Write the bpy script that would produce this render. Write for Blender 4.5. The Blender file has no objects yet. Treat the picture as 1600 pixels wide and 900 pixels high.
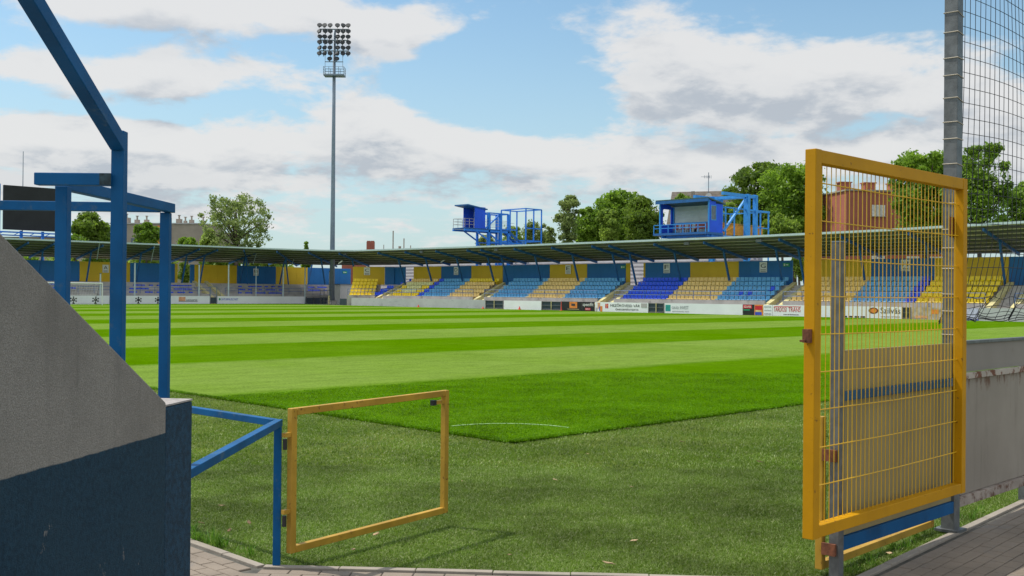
import bpy, bmesh, math, random
import numpy as np
from mathutils import Vector, Matrix
random.seed(7); rng = np.random.default_rng(11)
scn = bpy.context.scene
COL = scn.collection
rad = math.radians
# ------------------------------------------------------------------ camera
# world: x runs along the near goal line, y along the near side line; the camera stands at the origin, 1.8 m up
FPX = 1655.0; EYE = 1.8; S2 = math.sqrt(0.5)
cam = bpy.data.cameras.new("camera"); cam.sensor_width = 36; cam.lens = FPX/1600*36
cam.clip_start = 0.05; cam.clip_end = 6000
camo = bpy.data.objects.new("camera", cam); COL.objects.link(camo)
M = Matrix.Rotation(rad(-45), 4, 'Z') @ Matrix.Rotation(rad(90)+0.0045, 4, 'X') @ Matrix.Rotation(0.009, 4, 'Z')
camo.matrix_world = Matrix.Translation((0, 0, EYE)) @ M
scn.camera = camo
# ------------------------------------------------------------------ sky, sun, exposure
SUN_DIR = Vector((-.191, .474, .89)).normalized()
sun_el = math.asin(SUN_DIR.z); sun_az = math.atan2(SUN_DIR.x, SUN_DIR.y)
world = bpy.data.worlds.new("World"); scn.world = world; world.use_nodes = True
WN = world.node_tree; WN.nodes.clear()
def wnode(t, **k):
    n = WN.nodes.new(t)
    for a, b in k.items(): setattr(n, a, b)
    return n
def wl(a, b): WN.links.new(a, b)
def wm(op, a, b=None, c=None, clamp=False):
    n = wnode('ShaderNodeMath', operation=op, use_clamp=clamp)
    for i, v in enumerate((a, b, c)):
        if v is None: continue
        if isinstance(v, (int, float)): n.inputs[i].default_value = v
        else: wl(v, n.inputs[i])
    return n.outputs[0]
SKY_STR = 0.145
sky = wnode('ShaderNodeTexSky', sky_type='NISHITA', sun_disc=False)
sky.sun_elevation = sun_el; sky.sun_rotation = sun_az; sky.air_density = 1.0; sky.dust_density = 0.6; sky.ozone_density = 1.5
tc = wnode('ShaderNodeTexCoord')
sep = wnode('ShaderNodeSeparateXYZ'); wl(tc.outputs['Generated'], sep.inputs[0])
dx, dy, dz = sep.outputs
fw = wm('MULTIPLY', wm('ADD', dx, dy), S2); rt = wm('MULTIPLY', wm('SUBTRACT', dx, dy), S2)
az = wm('ARCTAN2', rt, fw); el = wm('ARCSINE', dz)
def sky_noise(lift, scale, detail, off):
    den = wm('ADD', wm('MAXIMUM', wm('ADD', dz, lift), 0.0), 0.26)
    c = wnode('ShaderNodeCombineXYZ'); wl(wm('DIVIDE', rt, den), c.inputs[0]); wl(wm('DIVIDE', fw, den), c.inputs[1]); c.inputs[2].default_value = off
    n = wnode('ShaderNodeTexNoise'); n.inputs['Scale'].default_value = scale; n.inputs['Detail'].default_value = detail
    n.inputs['Roughness'].default_value = 0.58; n.inputs['Distortion'].default_value = 0.25
    wl(c.outputs[0], n.inputs['Vector']); return n.outputs[0]
blobs = [ # where the cloud banks stand: azimuth / elevation from px-like figures, radii, amount
 (1190,95,330,75,.36),(1050,165,120,26,.30),(1340,150,200,50,.25),(1000,40,140,40,.2),(170,118,215,34,.42),(330,20,380,34,.36),(600,55,140,40,.30),
 (90,225,230,40,.42),(570,178,110,32,.38),(650,235,260,26,.26),(1000,245,260,24,.18),(300,250,330,40,.22),(1350,230,260,35,.26),(800,310,1400,90,.22),(250,160,120,30,.10),(420,120,70,25,.22),(760,215,160,24,.14),(1180,255,240,26,.12),(130,30,90,20,.14),
 (1560,190,120,60,.3),(800,85,120,75,-.42),(640,135,80,40,-.12),(430,150,70,30,-.16),(70,75,120,20,-.2),(1420,20,260,40,-.28),(860,170,90,40,-.2),(700,140,60,30,-.1),(200,180,100,10,-.2)]
def bias(lift):
    tot = None
    e2 = wm('ADD', el, lift) if lift else el
    for (px, py, rx, ry, am) in blobs:
        u = (px-800)/FPX; v = (457-py)/FPX
        a0 = math.atan(u); e0 = math.atan(v*math.cos(a0))
        A = wm('DIVIDE', wm('SUBTRACT', az, a0), rx/FPX); E = wm('DIVIDE', wm('SUBTRACT', e2, e0), ry/FPX)
        g = wm('MULTIPLY', wm('EXPONENT', wm('MULTIPLY', wm('ADD', wm('MULTIPLY', A, A), wm('MULTIPLY', E, E)), -1.0)), am)
        tot = g if tot is None else wm('ADD', tot, g)
    return tot
def mapr(v, a, b, c=0., d=1., t='SMOOTHSTEP'):
    n = wnode('ShaderNodeMapRange', interpolation_type=t); wl(v, n.inputs[0])
    for i_, q in ((1, a), (2, b), (3, c), (4, d)): n.inputs[i_].default_value = q
    return n.outputs[0]
def density(lift):
    n1 = sky_noise(lift, 1.7, 10, 3.1); n2 = sky_noise(lift, 6.0, 9, 9.7)
    return wm('ADD', wm('ADD', wm('MULTIPLY', n1, .74), wm('MULTIPLY', n2, .70)), wm('ADD', wm('MULTIPLY', bias(lift), .86), -.115)), n2
s0_, nn0 = density(0); s1_, nn1 = density(.028)
n3_ = sky_noise(0, 17, 7, 5.5)
d0 = mapr(wm('ADD', s0_, wm('MULTIPLY', wm('SUBTRACT', n3_, .5), .26)), .70, .89)
body = mapr(s1_, .74, 1.10)              # how much cloud stands above this point: its underside is grey
relief = mapr(wm('ADD', wm('SUBTRACT', nn1, nn0), wm('MULTIPLY', wm('SUBTRACT', n3_, .5), .25)), -.14, .16)
shade = wm('MULTIPLY', body, wm('ADD', wm('MULTIPLY', relief, .85), .25), clamp=True)
def wmix(f, a, b):
    n = wnode('ShaderNodeMix', data_type='RGBA')
    for i, v in ((0, f), (6, a), (7, b)):
        if isinstance(v, (int, float)): n.inputs[i].default_value = v
        elif isinstance(v, tuple): n.inputs[i].default_value = (*v, 1)
        else: wl(v, n.inputs[i])
    return n.outputs[2]
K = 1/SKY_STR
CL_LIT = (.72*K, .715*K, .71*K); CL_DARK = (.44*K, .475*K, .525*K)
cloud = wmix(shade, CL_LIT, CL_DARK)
hz = wnode('ShaderNodeMapRange', interpolation_type='SMOOTHSTEP'); wl(el, hz.inputs[0])
hz.inputs[1].default_value = .30; hz.inputs[2].default_value = -.03; hz.inputs[3].default_value = 0.04; hz.inputs[4].default_value = .80
tn = wnode('ShaderNodeMix', data_type='RGBA', blend_type='MULTIPLY'); tn.inputs[0].default_value = 1; wl(sky.outputs[0], tn.inputs[6]); tn.inputs[7].default_value = (.80, .93, .90, 1); tint = tn.outputs[2]
skyc = wmix(hz.outputs[0], tint, (.47*K, .59*K, .64*K))
# unseen cloud added overhead and behind the viewer, brightened to fill the shade
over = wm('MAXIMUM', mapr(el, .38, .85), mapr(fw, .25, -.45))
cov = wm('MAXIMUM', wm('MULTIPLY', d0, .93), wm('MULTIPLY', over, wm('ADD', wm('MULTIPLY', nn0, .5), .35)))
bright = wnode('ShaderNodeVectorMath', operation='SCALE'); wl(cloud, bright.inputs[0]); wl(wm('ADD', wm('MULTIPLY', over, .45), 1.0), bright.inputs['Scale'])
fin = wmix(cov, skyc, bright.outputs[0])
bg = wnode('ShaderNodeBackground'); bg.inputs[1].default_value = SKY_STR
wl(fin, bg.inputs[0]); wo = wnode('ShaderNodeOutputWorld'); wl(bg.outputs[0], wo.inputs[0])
sl = bpy.data.lights.new("sun", 'SUN'); sl.energy = 3.5; sl.angle = rad(.6); sl.color = (1, .955, .88)
so = bpy.data.objects.new("sun", sl); COL.objects.link(so); so.location = (0, 0, 60)
so.rotation_euler = SUN_DIR.to_track_quat('Z', 'Y').to_euler()
vs = scn.view_settings; vs.view_transform = 'Standard'; vs.look = 'None'; vs.exposure = .15; vs.gamma = 1; vs.use_curve_mapping = False
# ------------------------------------------------------------------ placing helpers (metres)
def hor(px): return 457 + .009*(px-800)
def C(X, Z, z=0): return Vector((X*S2+Z*S2, -X*S2+Z*S2, z))      # sideways, forward, up
def P(px, py, Z): return C((px-800)/FPX*Z, Z, EYE+(hor(px)-py)*Z/FPX)
def Gr(px, py):
    Z = EYE*FPX/(py-hor(px)); return C((px-800)/FPX*Z, Z, 0)
def uu(px): return (px-800)/FPX
def a_at(px, b): return b*(1-uu(px))/(1+uu(px))      # y where the sight line meets x = b
def b_at(px, a): return a*(1+uu(px))/(1-uu(px))
def zz(px, py, b, a): return EYE+(hor(px)-py)*(a+b)*S2/FPX
# ------------------------------------------------------------------ materials
def nt(m):
    m.use_nodes = True; t = m.node_tree; t.nodes.clear()
    o = t.nodes.new('ShaderNodeOutputMaterial'); p = t.nodes.new('ShaderNodeBsdfPrincipled'); t.links.new(p.outputs[0], o.inputs[0]); return t, p
class N:
    def __init__(s, t): s.t = t
    def n(s, ty, **k):
        x = s.t.nodes.new(ty)
        for a, b in k.items(): setattr(x, a, b)
        return x
    def l(s, a, b): s.t.links.new(a, b)
    def m(s, op, a, b=None, c=None, clamp=False):
        x = s.n('ShaderNodeMath', operation=op, use_clamp=clamp)
        for i, v in enumerate((a, b, c)):
            if v is None: continue
            if isinstance(v, (int, float)): x.inputs[i].default_value = v
            else: s.l(v, x.inputs[i])
        return x.outputs[0]
    def mix(s, f, a, b, blend='MIX'):
        x = s.n('ShaderNodeMix', data_type='RGBA', blend_type=blend)
        for i, v in ((0, f), (6, a), (7, b)):
            if isinstance(v, (int, float)): x.inputs[i].default_value = v
            elif isinstance(v, tuple): x.inputs[i].default_value = (*v[:3], 1)
            else: s.l(v, x.inputs[i])
        return x.outputs[2]
    def noise(s, scale, detail=4, rough=.55, vec=None, sc=None, off=None):
        x = s.n('ShaderNodeTexNoise'); x.inputs['Scale'].default_value = scale; x.inputs['Detail'].default_value = detail; x.inputs['Roughness'].default_value = rough
        if vec is None: vec = s.n('ShaderNodeNewGeometry').outputs['Position']
        if sc or off:
            mp = s.n('ShaderNodeMapping'); s.l(vec, mp.inputs[0])
            if sc: mp.inputs['Scale'].default_value = sc
            if off: mp.inputs['Location'].default_value = off
            vec = mp.outputs[0]
        s.l(vec, x.inputs['Vector']); return x.outputs[0]
    def ramp(s, v, lo, hi, a=0., b=1.):
        x = s.n('ShaderNodeMapRange', interpolation_type='SMOOTHSTEP'); s.l(v, x.inputs[0])
        for i, q in ((1, lo), (2, hi), (3, a), (4, b)): x.inputs[i].default_value = q
        return x.outputs[0]
    def bump(s, h, st, dist, p):
        x = s.n('ShaderNodeBump'); x.inputs['Strength'].default_value = st; x.inputs['Distance'].default_value = dist
        s.l(h, x.inputs['Height']); s.l(x.outputs[0], p.inputs['Normal'])
def mat(name, col, rough=.6, metal=0., var=.18, vscale=3., bump=0., bscale=40., dirt=None, dscale=1.5, dlo=.55, dhi=.75, dz=None):
    m = bpy.data.materials.new(name); t, p = nt(m); g = N(t)
    p.inputs['Roughness'].default_value = rough; p.inputs['Metallic'].default_value = metal
    n = g.noise(vscale, 5)
    c = g.mix(g.ramp(n, .3, .7), tuple(x*(1-var) for x in col), tuple(min(1, x*(1+var)) for x in col))
    if dirt:
        f = g.ramp(g.noise(dscale, 8, .7, sc=dz), dlo, dhi)
        c = g.mix(f, c, dirt)
    g.l(c, p.inputs['Base Color'])
    if bump: g.bump(g.noise(bscale, 4), bump, .01, p)
    return m
YEL = (.62, .32, .012)
m_yellow = mat('yellow_paint', (.52, .255, .0), .6, var=.10, vscale=2.5, bump=.05, bscale=25, dirt=(.13, .055, .015), dscale=22, dlo=.635, dhi=.68)
m_yellow_old = mat('old_yellow_paint', (.44, .26, .035), .5, var=.16, vscale=5, bump=.06, bscale=25, dirt=(.13, .06, .02), dscale=26, dlo=.60, dhi=.66)
m_wire = mat('yellow_wire', (.74, .44, .01), .4, var=.1)
m_blue = mat('blue_paint', (.001, .085, .235), .55, var=.18, vscale=4, bump=.05, bscale=30, dirt=(.055, .12, .20), dscale=9, dlo=.56, dhi=.72)
m_blue_s = mat('stadium_blue_steel', (.012, .11, .33), .5, var=.12)
m_blue_b = mat('bright_blue_steel', (.015, .20, .72), .5, var=.12)
m_blue_l = mat('light_blue_steel', (.04, .30, .74), .5, var=.12)
m_galv = mat('galvanised_steel', (.14, .148, .15), .5, .35, var=.22, vscale=14, bump=.03, dirt=(.20, .16, .13), dscale=5, dlo=.66, dhi=.8)
m_galv_d = mat('galvanised_mast', (.22, .27, .33), .5, .35, var=.08)
for _m in (m_yellow, m_yellow_old, m_blue): _m.node_tree.nodes['Principled BSDF'].inputs['Specular IOR Level'].default_value = .22
m_rust = mat('rusty_steel', (.16, .055, .025), .85, var=.4, vscale=30)
m_black = mat('black_plastic', (.015, .015, .017), .5)
m_conc = mat('terrace_concrete', (.42, .395, .37), .9, var=.15, vscale=.8, dirt=(.17, .16, .15), dscale=1.2)
m_conc_l = mat('pale_concrete', (.45, .46, .46), .85, var=.08, vscale=.6, dirt=(.30, .31, .32), dscale=.9, dz=(1, 1, 3))
m_kerbp = mat('pale_yellow_edge_paint', (.62, .55, .27), .8, var=.15, vscale=3)
m_wy = mat('yellow_wall_panel', (.74, .48, .015), .6, var=.06, vscale=.5)
m_wb = mat('blue_wall_panel', (.010, .15, .42), .6, var=.08, vscale=.5)
m_white = mat('white_board', (.80, .82, .84), .6, var=.04, vscale=.7)
m_whitep = mat('white_paint', (.8, .8, .78), .5, var=.03)
m_roofs = mat('roof_sheet', (.62, .63, .52), .6, var=.1, vscale=.5)
m_rooft = mat('roof_top', (.13, .17, .17), .7, var=.1, vscale=.5)
m_purlin = mat('purlin', (.10, .10, .085), .7)
m_gutter = mat('gutter', (.50, .60, .62), .45, .2, var=.06)
m_dark = mat('dark_slate_panel', (.035, .055, .075), .6)
m_scr = mat('screen_black', (.012, .013, .014), .65, var=.3, vscale=1)
m_brick_r = mat('brick_red_render', (.36, .115, .080), .9, var=.10, vscale=.4)
m_greyb = mat('grey_render', (.34, .29, .24), .9, var=.12, vscale=.3)
m_tile = mat('roof_tile', (.17, .145, .12), .9, var=.2, vscale=1.5)
_t = m_tile.node_tree; _g = N(_t); _p = _t.nodes['Principled BSDF']; _s = _g.n('ShaderNodeSeparateXYZ'); _g.l(_g.n('ShaderNodeNewGeometry').outputs['Position'], _s.inputs[0])
_w = _g.m('FRACT', _g.m('MULTIPLY', _s.outputs[2], 2.6)); _old = _p.inputs['Base Color'].links[0].from_socket
_g.l(_g.mix(_g.ramp(_w, .0, .35, .6, 0.), _old, (.07, .06, .05)), _p.inputs['Base Color']); _g.bump(_w, .6, .08, _p)
m_trunk = mat('bark', (.09, .07, .05), .95, var=.3, vscale=3)
m_text = mat('black_lettering', (.04, .04, .045), .7)
m_red = mat('red_print', (.55, .015, .03), .6)
m_teal = mat('teal_print', (.02, .30, .27), .6)
m_org = mat('orange_print', (.75, .24, .04), .6)
m_greyt = mat('grey_lettering', (.30, .32, .34), .7)
m_pbl = mat('blue_print', (.03, .08, .5), .6)
m_pch = mat('peach_print', (.7, .35, .2), .7)
m_dgreen = mat('green_sign', (.02, .30, .14), .6)
m_pane = mat('window_glass', (.10, .13, .16), .15)
m_shut = mat('white_shutter', (.68, .68, .66), .6)
m_net = mat('black_netting', (.010, .011, .014), .8)
m_cone = mat('cone_plastic', (.75, .08, .06), .5)
m_clad = mat('grey_cladding', (.42, .40, .40), .8, var=.08, vscale=.6)
m_leafdry = mat('dry_leaf', (.42, .30, .17), .9, var=.3, vscale=60)
m_balus = mat('orange_timber', (.62, .30, .03), .7, var=.15)
m_cab = mat('cabin_lining', (.46, .50, .47), .7)
SEATC = {'blue': mat('faded_blue_plastic', (.11, .38, .66), .45, var=.10, vscale=1.2), 'deep': mat('deep_blue_plastic', (.008, .08, .75), .4, var=.1),
 'pale': mat('faded_orange_plastic', (.88, .61, .20), .5, var=.10, vscale=1.5), 'yellow': mat('yellow_plastic', (.92, .66, .0), .4, var=.08), 'cream': mat('cream_plastic', (.78, .74, .34), .5)}
def vis_seams(m, axis, pitch, depth=.5):
    pass
# corrugated look for sheets: bump by position
def corr(name, col, freq, axis='x', st=.6, rough=.5, dirt=None):
    m = bpy.data.materials.new(name); t, p = nt(m); g = N(t); p.inputs['Roughness'].default_value = rough
    pos = g.n('ShaderNodeNewGeometry').outputs['Position']; s = g.n('ShaderNodeSeparateXYZ'); g.l(pos, s.inputs[0])
    v = {'x': s.outputs[0], 'y': s.outputs[1], 'z': s.outputs[2]}[axis]
    w = g.m('SINE', g.m('MULTIPLY', v, freq))
    c = g.mix(g.ramp(g.noise(.8, 5), .3, .7), tuple(x*.9 for x in col), tuple(min(1, x*1.1) for x in col))
    g.l(c, p.inputs['Base Color']); g.bump(w, st, .03, p); return m
m_cblue = corr('blue_cabin_sheet', (.010, .10, .78), 30, 'x', .5)
m_clin = corr('cabin_lining_sheet', (.58, .64, .60), 12, 'z', .4)
# ------------------------------------------------------------------ mesh helper
class MB:
    def __init__(s): s.v = []; s.f = []; s.mi = []
    def add(s, vs_, fs, mi=0):
        o = len(s.v); s.v += [tuple(v) for v in vs_]; s.f += [tuple(i+o for i in f) for f in fs]; s.mi += [mi]*len(fs); return s
    def hexa(s, p, mi=0):   # 8 points: bottom loop 0-3, top loop 4-7
        return s.add(p, [(3, 2, 1, 0), (4, 5, 6, 7), (0, 1, 5, 4), (1, 2, 6, 5), (2, 3, 7, 6), (3, 0, 4, 7)], mi)
    def box(s, a, b, mi=0):
        (x0, y0, z0), (x1, y1, z1) = a, b
        x0, x1 = sorted((x0, x1)); y0, y1 = sorted((y0, y1)); z0, z1 = sorted((z0, z1))
        return s.hexa([(x0, y0, z0), (x1, y0, z0), (x1, y1, z0), (x0, y1, z0), (x0, y0, z1), (x1, y0, z1), (x1, y1, z1), (x0, y1, z1)], mi)
    def beam(s, p, q, w, h=None, up=(0, 0, 1), mi=0, side=None):
        p = Vector(p); q = Vector(q); h = w if h is None else h
        d = (q-p).normalized()
        if side is not None: sd = Vector(side).normalized()
        else:
            sd = d.cross(Vector(up))
            if sd.length < 1e-3: sd = d.cross(Vector((1, 0, 0)))
            sd.normalize()
        u_ = sd.cross(d).normalized(); sd = sd*w/2; u_ = u_*h/2
        return s.hexa([p-sd-u_, p+sd-u_, q+sd-u_, q-sd-u_, p-sd+u_, p+sd+u_, q+sd+u_, q-sd+u_], mi)
    def poly(s, pts, r, n=5, mi=0, r2=None, cap=True):
        pts = [Vector(p) for p in pts]; k = len(pts); vs_ = []; prev = None
        for i, p in enumerate(pts):
            d = (pts[min(i+1, k-1)]-pts[max(i-1, 0)]).normalized()
            if prev is None:
                a = d.cross(Vector((0, 0, 1)))
                if a.length < .05: a = d.cross(Vector((1, 0, 0)))
            else: a = prev - d*prev.dot(d)
            a.normalize(); prev = a; b = d.cross(a)
            rr = r if r2 is None else r+(r2-r)*i/(k-1)
            for j in range(n):
                t = 2*math.pi*j/n; vs_.append(p+(a*math.cos(t)+b*math.sin(t))*rr)
        fs = [(i*n+j, i*n+(j+1) % n, (i+1)*n+(j+1) % n, (i+1)*n+j) for i in range(k-1) for j in range(n)]
        if cap and n > 2: fs += [tuple(reversed(range(n))), tuple((k-1)*n+j for j in range(n))]
        return s.add(vs_, fs, mi)
    def prism(s, pts, off, mi=0):
        off = Vector(off); n = len(pts); a = [Vector(p) for p in pts]; b = [p+off for p in a]
        return s.add(a+b, [tuple(range(n))[::-1], tuple(range(n, 2*n))]+[(i, (i+1) % n, n+(i+1) % n, n+i) for i in range(n)], mi)
    def build(s, name, mats, parent=None, base=None, bevel=0, smooth=False):
        off = Vector(parent['_o']) if parent is not None else (Vector(base) if base is not None else Vector((0, 0, 0)))
        me = bpy.data.meshes.new(name)
        me.from_pydata([(v[0]-off.x, v[1]-off.y, v[2]-off.z) for v in s.v], [], s.f)
        mats = mats if isinstance(mats, (list, tuple)) else [mats]
        for m in mats: me.materials.append(m)
        if len(mats) > 1: me.polygons.foreach_set('material_index', s.mi)
        if smooth: me.polygons.foreach_set('use_smooth', [True]*len(me.polygons))
        bm = bmesh.new(); bm.from_mesh(me); bmesh.ops.recalc_face_normals(bm, faces=bm.faces); bm.to_mesh(me); bm.free()
        o = bpy.data.objects.new(name, me); COL.objects.link(o)
        o['_o'] = tuple(off)
        if parent is not None: o.parent = parent
        else: o.location = off
        if bevel:
            b = o.modifiers.new('bevel', 'BEVEL'); b.width = bevel; b.segments = 2; b.limit_method = 'ANGLE'
        return o
def tag(o, label, cat, group=None, kind=None):
    if label: o['label'] = label
    if cat: o['category'] = cat
    if group: o['group'] = group
    if kind: o['kind'] = kind
    return o
def thing(name, loc, label, cat, group=None):
    o = bpy.data.objects.new(name, None); COL.objects.link(o); o.location = loc; o['_o'] = tuple(loc)
    o.empty_display_size = .2
    return tag(o, label, cat, group)
def struct(o): o['kind'] = 'structure'; return o
_txt = {}
def text(s, parent, m, org, ex, w, h, name='lettering', ey=(0, 0, 1), thick=.006):
    """flat lettering: org = lower left corner, ex = reading direction, fitted to w x h"""
    cu = bpy.data.curves.new('t', 'FONT'); cu.body = s; cu.size = 1; cu.extrude = .02; cu.resolution_u = 3
    to = bpy.data.objects.new('t', cu); COL.objects.link(to); bpy.context.view_layer.update()
    me = bpy.data.meshes.new_from_object(to.evaluated_get(bpy.context.evaluated_depsgraph_get()))
    bpy.data.objects.remove(to); bpy.data.curves.remove(cu)
    co = np.empty(len(me.vertices)*3); me.vertices.foreach_get('co', co); co = co.reshape(-1, 3)
    mn = co.min(0); mx = co.max(0)
    X = (co[:, 0]-mn[0])/(mx[0]-mn[0])*w; Y = (co[:, 1]-mn[1])/(mx[1]-mn[1])*h; Zt = (co[:, 2])/.02*thick
    ex = Vector(ex).normalized(); ey = Vector(ey); nn = ex.cross(ey)
    off = Vector(parent['_o'])
    out = np.array(org)[None]-np.array(off)[None]+X[:, None]*np.array(ex)[None]+Y[:, None]*np.array(ey)[None]+(Zt+thick)[:, None]*np.array(nn)[None]
    me.vertices.foreach_set('co', out.ravel()); me.materials.clear(); me.materials.append(m); me.update()
    o = bpy.data.objects.new(name, me); COL.objects.link(o); o.parent = parent; o['_o'] = tuple(off); return o
# ------------------------------------------------------------------ ground materials
def grass_pitch():
    m = bpy.data.materials.new('mown_pitch'); t, p = nt(m); g = N(t); p.inputs['Roughness'].default_value = 1; p.inputs['Specular IOR Level'].default_value = .0
    pos = g.n('ShaderNodeNewGeometry').outputs['Position']; s = g.n('ShaderNodeSeparateXYZ'); g.l(pos, s.inputs[0])
    wob = g.m('MULTIPLY', g.m('SUBTRACT', g.noise(1.1, 6, .7), .5), .9)
    k = g.m('DIVIDE', g.m('SUBTRACT', g.m('ADD', s.outputs[1], wob), 16.2-7.45), 7.45)
    tri = g.m('PINGPONG', g.m('SUBTRACT', k, .5), 1.0)     # 0 in the middle of dark bands, 1 in the middle of light ones
    st = g.ramp(tri, .44, .56)
    n1 = g.noise(.35, 6, .65); n2 = g.noise(2.2, 6, .7, sc=(.45, 1, 1)); n3 = g.noise(26, 3, .7)
    st = g.m('MULTIPLY', st, g.ramp(n2, .15, .5, .78, 1.0))
    c = g.mix(st, (.066, .160, .0), (.155, .240, .042))
    c = g.mix(g.m('MULTIPLY', g.ramp(g.noise(.12, 5, .6, sc=(1, .5, 1)), .42, .62), .35), c, (.09, .175, .008))
    c = g.mix(g.m('MULTIPLY', g.ramp(n1, .4, .75), .35), c, (.12, .22, .012))
    v = g.m('ADD', g.m('MULTIPLY', g.ramp(n3, .25, .75), .55), .72)
    v2 = g.m('ADD', g.m('MULTIPLY', g.ramp(n2, .3, .7), .22), .89)
    sc = g.n('ShaderNodeVectorMath', operation='SCALE'); g.l(c, sc.inputs[0]); g.l(g.m('MULTIPLY', v, v2), sc.inputs['Scale'])
    g.l(sc.outputs[0], p.inputs['Base Color']); g.bump(g.noise(38, 4, .7), .55, .03, p); return m
def turf_apron(name='turf_base', k=1.):
    m = bpy.data.materials.new(name); t, p = nt(m); g = N(t); p.inputs['Roughness'].default_value = 1; p.inputs['Specular IOR Level'].default_value = .0
    n1 = g.noise(.55, 6, .65); n2 = g.noise(3, 6, .7); n3 = g.noise(55, 3, .7)
    c = g.mix(g.ramp(n1, .35, .68), (.070*k, .12*k, .014*k), (.14*k, .18*k, .04*k))
    c = g.mix(g.m('MULTIPLY', g.ramp(n2, .45, .8), .5), c, (.075*k, .115*k, .045*k))
    sc = g.n('ShaderNodeVectorMath', operation='SCALE'); g.l(c, sc.inputs[0]); g.l(g.ramp(n3, .2, .8, .6, 1.25), sc.inputs['Scale'])
    g.l(sc.outputs[0], p.inputs['Base Color']); g.bump(g.noise(70, 4, .7), .6, .03, p); return m
def blade_mat(name, cols, sheen=.3):
    m = bpy.data.materials.new(name); t, p = nt(m); g = N(t)
    r = g.n('ShaderNodeNewGeometry').outputs['Random Per Island']
    cr = g.n('ShaderNodeValToRGB'); g.l(r, cr.inputs[0]); e = cr.color_ramp.elements
    e[0].color = (*cols[0], 1); e[1].color = (*cols[-1], 1)
    for i, c in enumerate(cols[1:-1]): x = e.new((i+1)/(len(cols)-1)); x.color = (*c, 1)
    n = g.ramp(g.noise(.7, 7, .7), .32, .68, .62, 1.3)
    sc = g.n('ShaderNodeVectorMath', operation='SCALE'); g.l(cr.outputs[0], sc.inputs[0]); g.l(n, sc.inputs['Scale'])
    g.l(sc.outputs[0], p.inputs['Base Color']); p.inputs['Roughness'].default_value = .5; p.inputs['Specular IOR Level'].default_value = sheen
    tr = g.n('ShaderNodeBsdfTranslucent'); g.l(sc.outputs[0], tr.inputs[0]); mx = g.n('ShaderNodeMixShader'); mx.inputs[0].default_value = .45
    out = [x for x in t.nodes if x.type == 'OUTPUT_MATERIAL'][0]; g.l(p.outputs[0], mx.inputs[1]); g.l(tr.outputs[0], mx.inputs[2]); g.l(mx.outputs[0], out.inputs[0])
    return m
def leaf_mat(name, dark, light):
    m = bpy.data.materials.new(name); m.use_nodes = True; t = m.node_tree; t.nodes.clear(); g = N(t)
    o = g.n('ShaderNodeOutputMaterial'); p = g.n('ShaderNodeBsdfPrincipled'); tr = g.n('ShaderNodeBsdfTranslucent'); mx = g.n('ShaderNodeMixShader')
    r = g.n('ShaderNodeNewGeometry').outputs['Random Per Island']
    f = g.m('ADD', g.m('MULTIPLY', r, .6), g.m('MULTIPLY', g.ramp(g.noise(.22, 3), .35, .65), .4))
    c = g.mix(f, dark, light); g.l(c, p.inputs['Base Color']); g.l(c, tr.inputs[0]); p.inputs['Roughness'].default_value = .6
    mx.inputs[0].default_value = .55; g.l(p.outputs[0], mx.inputs[1]); g.l(tr.outputs[0], mx.inputs[2]); g.l(mx.outputs[0], o.inputs[0]); return m
# ------------------------------------------------------------------ ground
m_far = mat('town_ground', (.07, .10, .03), .95, var=.3, vscale=.05)
struct(MB().add([(-1500, -1500, -.06), (1500, -1500, -.06), (1500, 1500, -.06), (-1500, 1500, -.06)], [(0, 1, 2, 3)]).build('ground', m_far))
struct(MB().add([(-40, -12, -.02), (81.4, -12, -.02), (81.4, 124.6, -.02), (-40, 124.6, -.02)], [(0, 1, 2, 3)]).build('turf_apron', turf_apron()))
_e1 = []; _q = 9.04
while _q < 34: _e1.append(_q); _q += random.uniform(.04, .10)
_jit = lambda: 9.04+random.uniform(-.022, .022)+(random.random() < .07)*random.uniform(-.04, .04)
_outl = [(80.5, 123.2), (9.04, 123.2)]+[(_jit(), t) for t in _e1[::-1]]+[(t, _jit()) for t in _e1[1:]]+[(80.5, 9.04)]
struct(MB().prism([(x, y, -.05) for x, y in _outl], (0, 0, .072)).build('pitch', grass_pitch()))
struct(MB().add([(81.4, 10, -.03), (112, 10, -.03), (112, 145, -.03), (10, 145, -.03), (10, 124.6, -.03), (81.4, 124.6, -.03)], [(0, 1, 2, 3, 4, 5)]).build('concourse', m_conc))
# corner arc of white paint on the pitch
arc = MB(); cx, cy = 9.42, 9.46; vv = []
for i in range(25):
    t = rad(-6+i*4.1)
    for r in (1.0, 1.05): vv.append((cx+r*math.cos(t), cy+r*math.sin(t), .028))
arc.add(vv, [(2*i, 2*i+1, 2*i+3, 2*i+2) for i in range(24)])
m_line = mat('faded_line_paint', (.26, .42, .17), .9, var=.25, vscale=30)
o = struct(arc.build('corner_arc', m_line))
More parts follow.
